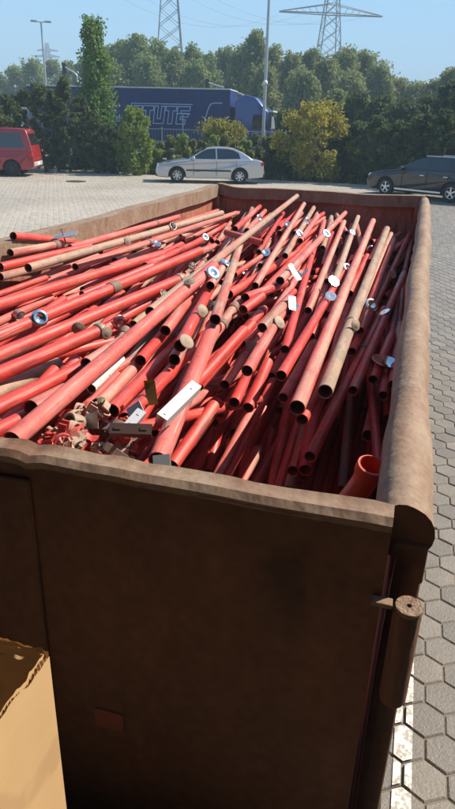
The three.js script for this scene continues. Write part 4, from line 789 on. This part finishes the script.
  const wsg = new THREE.BufferGeometry(); wsg.setAttribute('position', new THREE.Float32BufferAttribute([c0 + 2.03, 2.92, -1.02, c0 + 2.03, 2.92, 1.02, c0 + 2.17, 2.02, -1.04, c0 + 2.17, 2.02, 1.04], 3)); wsg.setIndex([0, 1, 2, 1, 3, 2]); wsg.computeVertexNormals(); part('windscreen', uvMetres(wsg), mat(.30, .36, .38, { roughness: .08 }), cab, 'windscreen with a pale reflection put into its colour');  // pale reflection is set in the glass colour
  for (const sd of [-1, 1]) { const q = new THREE.Shape(); [[1.05, 2.05], [1.1, 2.8], [1.72, 2.8], [1.9, 2.3], [1.9, 2.02]].forEach((p, i) => (i ? q.lineTo(...p) : q.moveTo(...p))); const qg = new THREE.ShapeGeometry(q); qg.translate(c0, 0, 0); deform(qg, (v) => { const u = clamp((v.x - c0 - 1.5) / .8, 0, 1); v.z = sd * (1.235 * (1 - .10 * u * u)); }); qg.computeVertexNormals(); part('side_window', qg, glassDark, cab); part('wing_mirror', box(c0 + 2.05, c0 + 2.2, 2.1, 2.75, sd * 1.32 - .08, sd * 1.32 + .08, .04), blackTrim, cab); part('headlight', box(c0 + 2.12, c0 + 2.28, .72, .92, sd * .8 - .18, sd * .8 + .18, .03), lampGlass, cab); }
  part('grille', box(c0 + 2.2, c0 + 2.275, 1.0, 1.7, -.75, .75, .02), mat(.1, .13, .22, { roughness: .5 }), cab);
  part('sun_visor', box(c0 + 1.95, c0 + 2.25, 2.95, 3.05, -1.05, 1.05, .02), mat(.55, .58, .62, { roughness: .4 }), cab);
  part('fuel_tank', box(c0 - 1.3, c0 - .2, .5, 1.05, .75, 1.2, .1), frameM, cab); part('cab_chassis', box(c0 - 3.0, c0 + 1.6, .75, 1.02, -.45, .45), blackTrim, cab);
  for (const sd of [-1, 1]) { wheelOn(cab, c0 + 1.25, .5, sd * 1.05, .5, .34, sd, 8, frameM); wheelOn(cab, c0 - 2.2, .5, sd * .98, .5, .55, sd, 8, frameM); }
}

// ------------------------------------------------------------------ added hall behind the platform, out of view, put in to shade the container door
{
  const w = thing('added_shade_hall', 'added dark grey hall and bay, out of view, put in to shade the container door', 'light_blocker', [-2, 0, 2.75]);
  const clad = mat(.075, .072, .07, { roughness: .75 });
  part('wall', box(-13, 12, 0, 7.5, .06, .4), clad, w);
  for (let i = 0; i < 25; i++) if (!(i > 9 && i < 15)) part('cladding_panel', box(-13 + i * 1 + .01, -12.02 + i * 1, .3, 7.4, 0, .056, .01), clad, w);
  part('added_canopy', box(-9, 6, 4.45, 4.6, -3.5, -.002), clad, w); for (const x of [-8.9, -4, 1, 5.9]) part('added_canopy_bracket', box(x - .05, x + .05, 4.6, 6.2, -.1, -.002), clad, w);  // added roof sheet, blocks sky light from the container door
  const rd = new THREE.Group(); rd.name = 'added_roller_door'; w.add(rd);
  for (let i = 0; i < 16; i++) part('slat', box(-3, 2, .76 + i * .2, .945 + i * .2, .0, .05, .012), mat(.12, .125, .13, { roughness: .5 }), rd);
  part('added_shade_wall', box(-1.9, -1.75, 0, 4.44, -3.55, -.002), clad, w);  // side walls added to close the bay against light on the door
  part('added_shade_wall', box(5.85, 6, 0, 4.44, -3.55, -.002), clad, w);
  part('lintel_panel', box(-3, 1.98, 4.0, 7.4, 0, .055), clad, w);
}

// ------------------------------------------------------------------ trees, shrubs, hedge
seed = 991;
const leafMat = (r, g, b, tr = .35) => new THREE.MeshPhysicalMaterial({ color: new THREE.Color().setRGB(r, g, b), roughness: .9, vertexColors: true, side: THREE.DoubleSide, transmission: .42, thickness: 0, specularIntensity: .3 });
const LEAF = leafMat(1, 1, 1);
const bark = mat(1, 1, 1, { map: rep(tex(128, 256, (u, v) => mix3([.07, .055, .04], [.16, .135, .10], fbm(u, v, 16, 6, 801, 4))), 1), roughness: .95 });
function crownGeo(lobes, count, size, pal, o = {}) {
  const pos = new Float32Array(count * 12), col = new Float32Array(count * 12), idx = new Uint32Array(count * 6);
  const vol = lobes.map((l) => Math.pow(l.r, 2.2)); const tot = vol.reduce((a, b) => a + b, 0); let n = 0;
  const a = V(0, 0, 0), b = V(0, 0, 0), nn = V(0, 0, 0);
  lobes.forEach((l, li) => {
    const m = li === lobes.length - 1 ? count - n : Math.round(count * vol[li] / tot), hue = rnd();
    // twig clusters inside the lobe, so that the crown opens up between them
    const tw = []; const nt = Math.max(5, Math.round(m / 26)); for (let i = 0; i < nt; i++) { const q = V(rr(-1, 1), rr(-1, 1), rr(-1, 1)); q.normalize().multiplyScalar(Math.pow(rnd(), .6) * 1.12); tw.push([q, rnd()]); }
    for (let i = 0; i < m && n < count; i++, n++) {
      const [q, hv] = tw[i % nt]; const sp = o.spread ?? .48;
      const x = l.x + (q.x + rr(-sp, sp)) * l.r * (l.sx ?? 1), y = l.y + (q.y + rr(-sp, sp)) * l.r * (l.sy ?? 1), z = l.z + (q.z + rr(-sp, sp)) * l.r * (l.sz ?? 1);
      const s = size * rr(.55, 1.25), asp = o.aspect ?? .6;
      nn.set(rr(-1, 1), rr(-.2, 1), rr(-1, 1)).normalize(); a.set(rr(-1, 1), rr(-1, 1) - (o.droop ?? 0), rr(-1, 1)).cross(nn).normalize(); b.copy(nn).cross(a); if (o.droop) { a.set(rr(-.4, .4), -1, rr(-.4, .4)).normalize(); b.copy(a).cross(nn).normalize(); }
      a.multiplyScalar(s * .5); b.multiplyScalar(s * .5 * asp);
      const P = [[-1, 0], [0, -1], [1, 0], [0, 1]], p = n * 12;
      for (let k = 0; k < 4; k++) { pos[p + k * 3] = x + a.x * P[k][0] + b.x * P[k][1]; pos[p + k * 3 + 1] = y + a.y * P[k][0] + b.y * P[k][1]; pos[p + k * 3 + 2] = z + a.z * P[k][0] + b.z * P[k][1]; }
      const t = clamp(hue * .45 + hv * .35 + rnd() * .35 - .05, 0, 1), c0 = mix3(pal[0], pal[1], t);
      for (let k = 0; k < 4; k++) { col[p + k * 3] = c0[0]; col[p + k * 3 + 1] = c0[1]; col[p + k * 3 + 2] = c0[2]; }
      const e = n * 6, f = n * 4; idx[e] = f; idx[e + 1] = f + 1; idx[e + 2] = f + 2; idx[e + 3] = f; idx[e + 4] = f + 2; idx[e + 5] = f + 3;
    }
  });
  const g = new THREE.BufferGeometry(); g.setAttribute('position', new THREE.BufferAttribute(pos, 3)); g.setAttribute('color', new THREE.BufferAttribute(col, 3)); g.setIndex(new THREE.BufferAttribute(idx, 1)); g.computeVertexNormals(); return g;
}
const PAL = {
  fresh: [[.13, .21, .035], [.34, .42, .08]], poplar: [[.10, .20, .05], [.25, .36, .08]], yellow: [[.20, .22, .035], [.48, .40, .07]], dark: [[.05, .085, .032], [.14, .18, .06]], darkgreen: [[.05, .085, .032], [.14, .18, .06]],
  willow: [[.16, .20, .08], [.36, .39, .16]], far: [[.13, .19, .06], [.32, .38, .13]], olive: [[.13, .15, .05], [.28, .29, .10]],
};
// u: centre, vTop: top in the picture, hw: half width in the picture, D: distance
function tree(o) {
  const base = atRange(o.u, 150, o.D), top = atRange(o.u, o.top, o.D).y, H = Math.max(.6, top), Rw = o.hw / 695 * o.D;
  const t = thing(o.name, o.label, o.cat, [base.x, 0, base.z], rnd() * .4 - .2, o.group);
  const lobes = [], y0 = o.low ?? .3, n = o.n ?? 14;
  for (let i = 0; i < n; i++) {
    const h = (i + .5) / n, yy = H * (y0 + (1 - y0) * h), a = i * 2.4 + rnd() * .8;
    const prof = o.shape === 'column' ? .45 + .55 * Math.sin(Math.PI * Math.min(1, h * .95 + .12)) * (1 - .35 * h) : o.wide ? .62 + .45 * Math.sin(Math.PI * clamp(h * 1.15 - .1, 0, 1)) : o.shape === 'cone' ? 1 - .8 * h : o.shape === 'flame' ? Math.pow(1 - h, .8) * .9 + .12 - .35 * Math.pow(1 - h, 6) : Math.sqrt(Math.max(.08, 1 - Math.pow((h - .42) / .62, 2)));
    const rl = Rw * (o.lobe ?? .32) * rr(.75, 1.2), d = Math.max(0, Rw * prof - rl * .75) * Math.sqrt(rr(.25, 1));
    lobes.push({ x: Math.cos(a) * d, y: Math.min(yy, H - rl * .8), z: Math.sin(a) * d * .9, r: Math.min(rl, H * .4), sy: o.sy ?? .85 });
  }
  lobes.push({ x: rr(-.1, .1) * Rw, y: H - Rw * .22, z: 0, r: Rw * .26, sy: 1.1 });
  const th = Math.max(.035, H * .016) * (o.trunk ?? 1), wood = [];
  const trunkTop = V(rr(-.03, .03) * H, H * .82, 0);
  wood.push(bar(V(0, -.1, 0), V(trunkTop.x * .4, H * .42, 0), th, 8, th * .7), bar(V(trunkTop.x * .4, H * .42, 0), trunkTop, th * .7, 7, th * .18));
  const limbs = []; for (const l of lobes) { const y = clamp(l.y - Math.hypot(l.x, l.z) * .8 - l.r * .3, H * .08, H * .8); const q = y / (H * .82); limbs.push(bar(V(trunkTop.x * q, y, 0), V(l.x, l.y, l.z), th * .32, 5, th * .08)); for (let k = 0; k < (o.twigs ?? 2); k++) limbs.push(bar(V(l.x, l.y, l.z), V(l.x + rr(-1, 1) * l.r, l.y + rr(-.2, 1.1) * l.r, l.z + rr(-1, 1) * l.r), th * .10, 4, th * .03)); }
  const tr = part('trunk', merge(wood), bark, t); part('limbs', merge(limbs), bark, tr);
  part('crown', crownGeo(lobes, o.leaves ?? 5000, o.leaf ?? .2, PAL[o.pal], o), LEAF, t);
  return t;
}
const rows = [];
const far = (u, top, hw, D, pal = 'far', leaves = 9000, extra = {}) => tree({ name: 'broadleaf_tree', label: extra.label || 'hazy green broadleaf tree in the belt beyond the road', cat: 'tree', group: extra.group || 'tree belt beyond the road', u, top, hw, D, pal, leaves, leaf: .34, n: 40, low: .1, lobe: .25, spread: .65, sy: 1.2, ...extra });
for (const [u, top, hw, D] of [[-12, 74, 16, 110], [6, 76, 13, 112], [22, 68, 15, 116], [40, 62, 17, 112], [58, 62, 15, 116], [74, 64, 14, 108], [88, 60, 14, 100], [110, 50, 19, 84], [124, 44, 19, 80], [140, 37, 21, 78], [158, 43, 20, 82], [174, 52, 19, 78], [190, 50, 20, 82], [206, 58, 18, 78], [222, 50, 18, 82], [150, 60, 22, 74], [195, 64, 22, 74], [115, 64, 20, 76]]) far(u, top, hw, D);
const will = { label: 'feathery grey green willow standing behind the lorry', group: 'willows behind the lorry', aspect: .4, leaf: .36, low: .08, spread: .75, twigs: 7, lobe: .22, n: 48, sy: 1.5 };
for (const [u, top, hw, D] of [[238, 52, 17, 70], [251, 35, 17, 68], [268, 50, 18, 72], [286, 56, 18, 66], [304, 54, 19, 70], [322, 60, 19, 66], [338, 50, 21, 70], [356, 55, 21, 72], [372, 68, 20, 68], [390, 82, 20, 72], [408, 88, 20, 70], [426, 83, 19, 68], [441, 70, 17, 66], [457, 54, 17, 62], [262, 70, 20, 62], [300, 74, 22, 60], [345, 76, 22, 60]]) far(u, top, hw, D, 'willow', 9500, will);
const mid = { label: 'dark dense tree between the willows and the parked estate car', group: 'dark trees behind the estate car', leaf: .22, low: .03, n: 30 };
for (const [u, top, hw, D, pal] of [[286, 112, 18, 44, 'darkgreen'], [332, 92, 20, 44, 'willow'], [352, 96, 20, 42, 'darkgreen'], [376, 100, 22, 42, 'darkgreen'], [398, 104, 22, 40, 'dark'], [420, 98, 20, 42, 'darkgreen'], [443, 84, 20, 40, 'darkgreen'], [462, 78, 18, 38, 'darkgreen']]) far(u, top, hw, D, pal, 9500, mid);
// shrubs along the edge of the yard
const shrub = (name, label, group, u, top, hw, D, pal, leaves, extra = {}) => tree({ name, label, cat: extra.cat || 'shrub', group, u, top, hw, D, pal, leaves, leaf: .14, n: 26, low: .05, twigs: 3, lobe: .28, spread: .55, ...extra });
shrub('poplar_tree', 'slender bright green poplar rising in front of the lorry trailer', undefined, 99, 23, 26, 36.5, 'poplar', 12000, { cat: 'tree', low: .28, shape: 'flame', n: 40, leaf: .17, lobe: .27, spread: .7, sy: 1.3, trunk: .9 });
shrub('shrub', 'light green leafy shrub left of the silver car\'s bonnet, before the trailer lettering', undefined, 134, 109, 20, 33, 'fresh', 9000, { leaf: .15, spread: .6, lobe: .22, n: 34, sy: 1.3 });
shrub('shrub', 'yellow green shrub behind the roof of the silver car', undefined, 221, 121, 30, 36, 'yellow', 10000, { leaf: .14, spread: .6, n: 30, lobe: .26 });
shrub('shrub', 'broad yellow tipped shrub standing between the two parked cars', undefined, 316, 104, 40, 32.6, 'yellow', 15000, { leaf: .15, n: 30, lobe: .22, spread: .5, wide: 1 });
const dk = 'dark bushy shrub at the edge of the yard behind the red van', dg = 'dark shrubs behind the van';
for (const [u, top, hw, D, lv] of [[-6, 100, 17, 33, 5200], [12, 96, 16, 35, 5200], [29, 90, 15, 37, 5200], [44, 84, 14, 34, 5000], [57, 90, 14, 35, 4800], [69, 80, 15, 34, 5600], [84, 96, 15, 35, 5200], [94, 112, 15, 34, 5200], [110, 126, 15, 34, 5200], [122, 132, 13, 35, 4200]]) shrub('shrub', dk, dg, u, top, hw, D, u % 4 ? 'dark' : 'darkgreen', lv, { leaf: .16 });
const hd = 'low green hedge shrub behind the silver car', hg = 'hedge shrubs behind the silver car';
for (let i = 0; i < 13; i++) shrub('hedge_shrub', hd, hg, 150 + i * 10.5, 139 + 4 * Math.sin(i * 1.7), 12, 34 + (i % 3) * .5, i % 3 ? 'olive' : 'fresh', 3600, { leaf: .15, n: 9 });
const rk = 'dark shrub at the edge of the yard behind the estate car', rg = 'dark shrubs behind the estate car';
for (const [u, top, hw, D] of [[278, 136, 14, 33.5], [296, 140, 14, 34], [338, 134, 16, 33.5], [356, 122, 18, 33], [376, 118, 20, 32], [398, 122, 20, 31.5], [420, 116, 20, 31], [443, 112, 20, 30.5], [466, 104, 20, 30]]) shrub('shrub', rk, rg, u, top, hw, D, 'dark', 6200, { leaf: .17 });
// rough grass strip under the shrubs
{
  const n = 9000, g = new THREE.BufferGeometry(), pos = [], col = [];
  for (let i = 0; i < n; i++) { const p = atRange(rr(-30, 480), 150, rr(30.5, 37)); if (p.z > G_IN.z0 + .05 && p.x > G_IN.x0) continue; const h = rr(.08, .34), a = rnd() * 6.28, w = .05; pos.push(p.x - Math.cos(a) * w, -.06, p.z - Math.sin(a) * w, p.x + Math.cos(a) * w, -.06, p.z + Math.sin(a) * w, p.x + rr(-.1, .1), h, p.z + rr(-.1, .1)); const c = mix3([.04, .06, .018], [.12, .14, .045], rnd()); for (let k = 0; k < 3; k++) col.push(...c); }
  g.setAttribute('position', new THREE.Float32BufferAttribute(pos, 3)); g.setAttribute('color', new THREE.Float32BufferAttribute(col, 3)); g.computeVertexNormals();
  const o = single('verge_grass', g, LEAF, 'rough grass along the edge of the paved yard', 'grass'); o.userData.kind = 'stuff';
}

// ------------------------------------------------------------------ fence, lamps, signals, pylons
{
  const fm = mat(.42, .43, .42, { roughness: .5, metalness: .5 });
  const a = atRange(100, 150, 37.2), b = atRange(285, 150, 37.2), dir = b.clone().sub(a); const L = Math.hypot(dir.x, dir.z);
  const f = thing('wire_fence', 'grey steel post and rail fence between the hedge and the lorry', 'fence', [a.x, 0, a.z], Math.atan2(-dir.z, dir.x));
  for (let i = 0; i <= 9; i++) part('post', box(i * L / 9 - .035, i * L / 9 + .035, 0, i === 4 ? 2.75 : 2.15, -.03, .03, .008), fm, f);
  for (const y of [.5, 1.25, 2.05]) part('rail', box(0, L, y - .022, y + .022, .032, .062), fm, f);
  for (let i = 0; i < 62; i++) part('wire', box((i + .5) * L / 62 - .006, (i + .5) * L / 62 + .006, .1, 2.08, .064, .074), fm, f);
}
{
  const pole = mat(.46, .47, .48, { roughness: .45, metalness: .5 }), dark = mat(.03, .034, .032, { roughness: .6 });
  // tall lamp mast
  let p = atRange(262.3, 150, 36), m = thing('lamp_mast', 'tall pale grey lamp mast with a small white globe in front of the lorry cab', 'street lamp', [p.x, 0, p.z]);
  part('pole', bar(V(0, 0, 0), V(0, 11.5, 0), .095, 14, .055), pole, m); part('base_collar', lathe([[.10, 0], [.15, 0], [.15, .04], [.11, .06], [.11, .5], [.10, .52]], 16), pole, m);
  const gy = atRange(263, 83, 36).y; const gl = new THREE.SphereGeometry(.13, 16, 12); gl.translate(.02, gy, .10); part('globe', gl, mat(.8, .8, .78, { roughness: .4 }), m); part('globe_bracket', box(-.03, .05, gy + .09, gy + .13, -.02, .16), pole, m);
  part('luminaire', box(-.15, 1.2, 11.35, 11.5, -.12, .12, .05), pole, m);
  // double arm street lamp
  p = atRange(51, 150, 62); m = thing('street_lamp', 'tall street lamp with two arms above the far trees', 'street lamp', [p.x, 0, p.z], Math.atan2(-rightH.z, rightH.x) + .25);
  const lh = atRange(46, 22, 62).y; part('pole', bar(V(0, 0, 0), V(0, lh, 0), .12, 12, .06), pole, m);
  for (const s of [-1, 1]) { part('arm', bar(V(0, lh - .05, 0), V(s * .35, lh + .02, 0), .04, 8), pole, m); part('lamp_head', box(s > 0 ? .3 : -.82, s > 0 ? .82 : -.3, lh - .04, lh + .09, -.14, .14, .04), pole, m); }
  const sy = atRange(51, 97, 62).y; part('blue_sign', box(-.45, .45, sy - .75, sy + .75, .13, .17, .02), mat(.05, .16, .42, { roughness: .4 }), m);
  // traffic light masts with arms reaching left
  const signalMast = (u, D, vTop, reach, heads, label) => {
    const q = atRange(u, 150, D), t = thing('traffic_signal_mast', label, 'traffic light', [q.x, 0, q.z], Math.atan2(-rightH.z, rightH.x)); const h = atRange(u, vTop, D).y;
    const c = new THREE.CatmullRomCurve3([V(0, 0, 0), V(0, h * .5, 0), V(0, h - 1.0, 0), V(-.25, h - .42, 0), V(-.9, h - .15, 0), V(-reach * .5, h + .28, 0), V(-reach, h + .85, 0)]);
    part('mast', new THREE.TubeGeometry(c, 60, .065, 10), pole, t);
    for (const k of heads) { const x = -reach * k, y = h + (k > .5 ? .28 + (k - .5) * 1.14 : .3 * k); const hd = new THREE.Group(); hd.name = 'signal_head'; t.add(hd); hd.position.set(x, y, 0); hd.scale.setScalar(.72); part('housing', box(-.17, .17, -.75, .35, -.12, .12, .04), dark, hd); for (let i = 0; i < 3; i++) { const l = new THREE.CylinderGeometry(.1, .1, .12, 14); l.rotateZ(Math.PI / 2); l.translate(.2, .18 - i * .33, 0); part('visor', l, dark, hd); } }
    return t;
  };
  signalMast(261.5, 52, 97, 4.2, [1, .66], 'traffic light mast with two heads on an arm above the trailer roof');
  signalMast(93, 56, 80, 1.9, [1], 'traffic light mast with one head behind the poplar');
  // white post with a tilted pale panel behind the van
  p = atRange(32, 150, 35); m = thing('sign_post', 'white post with cross bar and tilted pale blue panel behind the van roof', 'sign', [p.x, 0, p.z], Math.atan2(-rightH.z, rightH.x));
  const ty = atRange(31, 109, 35).y; part('post', bar(V(0, 0, 0), V(0, ty, 0), .06, 10), whitePaint, m); part('cross_bar', box(-.35, .3, ty - .04, ty + .06, -.05, .05, .02), whitePaint, m);
  const pn = box(-.14, .14, -.5, .5, -.02, .02, .01); pn.rotateZ(.6); pn.translate(.3, ty - .62, .1); part('panel', pn, mat(.40, .52, .58, { roughness: .35 }), m); const rn = box(-.08, .08, -.3, .3, -.015, .015); rn.rotateZ(.6); rn.translate(.06, ty - .66, .12); part('panel', rn, mat(.42, .10, .09, { roughness: .5 }), m);
}
function pylon(u, D, armV, armHalf, w0, label, extraTop, turn = 0) {
  const p = atRange(u, 150, D), t = thing('power_pylon', label, 'pylon', [p.x, 0, p.z], Math.atan2(-rightH.z, rightH.x) + turn), st = mat(.22, .25, .27, { roughness: .6, metalness: .4 });
  const armY = armV.map((v) => atRange(u, v, D).y), H = armY[0] + extraTop, tk = D / 160;
  const half = (y) => w0 * (1 - y / H) * .5 + w0 * .11;
  const levels = []; for (let i = 0; i <= 13; i++) levels.push(H * (1 - Math.pow(1 - i / 13, 1.35)));
  for (const [sx, sz] of [[1, 1], [1, -1], [-1, 1], [-1, -1]]) part('leg', merge(levels.slice(0, -1).map((y, i) => bar(V(sx * half(y), y, sz * half(y)), V(sx * half(levels[i + 1]), levels[i + 1], sz * half(levels[i + 1])), .13 * tk, 5))), st, t);
  const br = []; for (let i = 0; i < 13; i++) { const y = levels[i], Y = levels[i + 1], a = half(y), b = half(Y); for (const s of [-1, 1]) { br.push(bar(V(-a, y, s * a), V(b, Y, s * b), .06 * tk, 4), bar(V(a, y, s * a), V(-b, Y, s * b), .06 * tk, 4), bar(V(s * a, y, -a), V(s * b, Y, b), .06 * tk, 4)); } }
  part('lattice', merge(br), st, t);
  armY.forEach((y, k) => { const A = armHalf[k], list = []; for (const s of [-1, 1]) { const hb = half(y); for (const z of [-1, 1]) { list.push(bar(V(0, y, z * hb), V(s * A, y, z * .25), .12 * tk, 5), bar(V(0, y + A * .17, z * hb * .6), V(s * A, y + .1, z * .2), .08 * tk, 5)); } for (let i = 1; i < 8; i++) { const q = i / 8, Q = (i + 1) / 8; list.push(bar(V(s * A * q, y, 0), V(s * A * Math.min(1, Q - .06), y + A * .17 * (1 - Q) + .1, 0), .05 * tk, 4)); } } part('cross_arm', merge(list), st, t); });
  return t;
}
pylon(320.5, 160, [14], [11.3], 6.2, 'large lattice power pylon with one wide cross arm', 9, .12);
pylon(170.5, 150, [-12], [11], 6.4, 'lattice power pylon whose cross arm is out of view', 9, .12);
pylon(55, 560, [51, 57], [8, 9], 8, 'tiny distant power pylon behind the street lamp', 5);
{ // conductors
  const st = mat(.18, .2, .22, { roughness: .6 });
  const cable = (A, B, sag) => { const pts = []; for (let i = 0; i <= 20; i++) { const t = i / 20; pts.push(A.clone().lerp(B, t).add(V(0, -4 * sag * t * (1 - t), 0))); } single('power_line', new THREE.TubeGeometry(new THREE.CatmullRomCurve3(pts), 30, .016, 4), st, 'thin power cable sagging from the pylons across the sky', 'cable', 'power cables'); };
  const arm = (u, v, D) => atRange(u, v, D);
  for (const s of [278, 300, 345, 370]) cable(arm(s, 15, 160), arm(s - 230, -60, 150 + (s - 278) * .2), 7);
  for (const k of [0, 1, 2]) cable(arm(55 + k * 8, 53 + k * 2, 560), arm(-120, 48 + k * 8, 420), 4);
}

renderer.render(scene, camera);
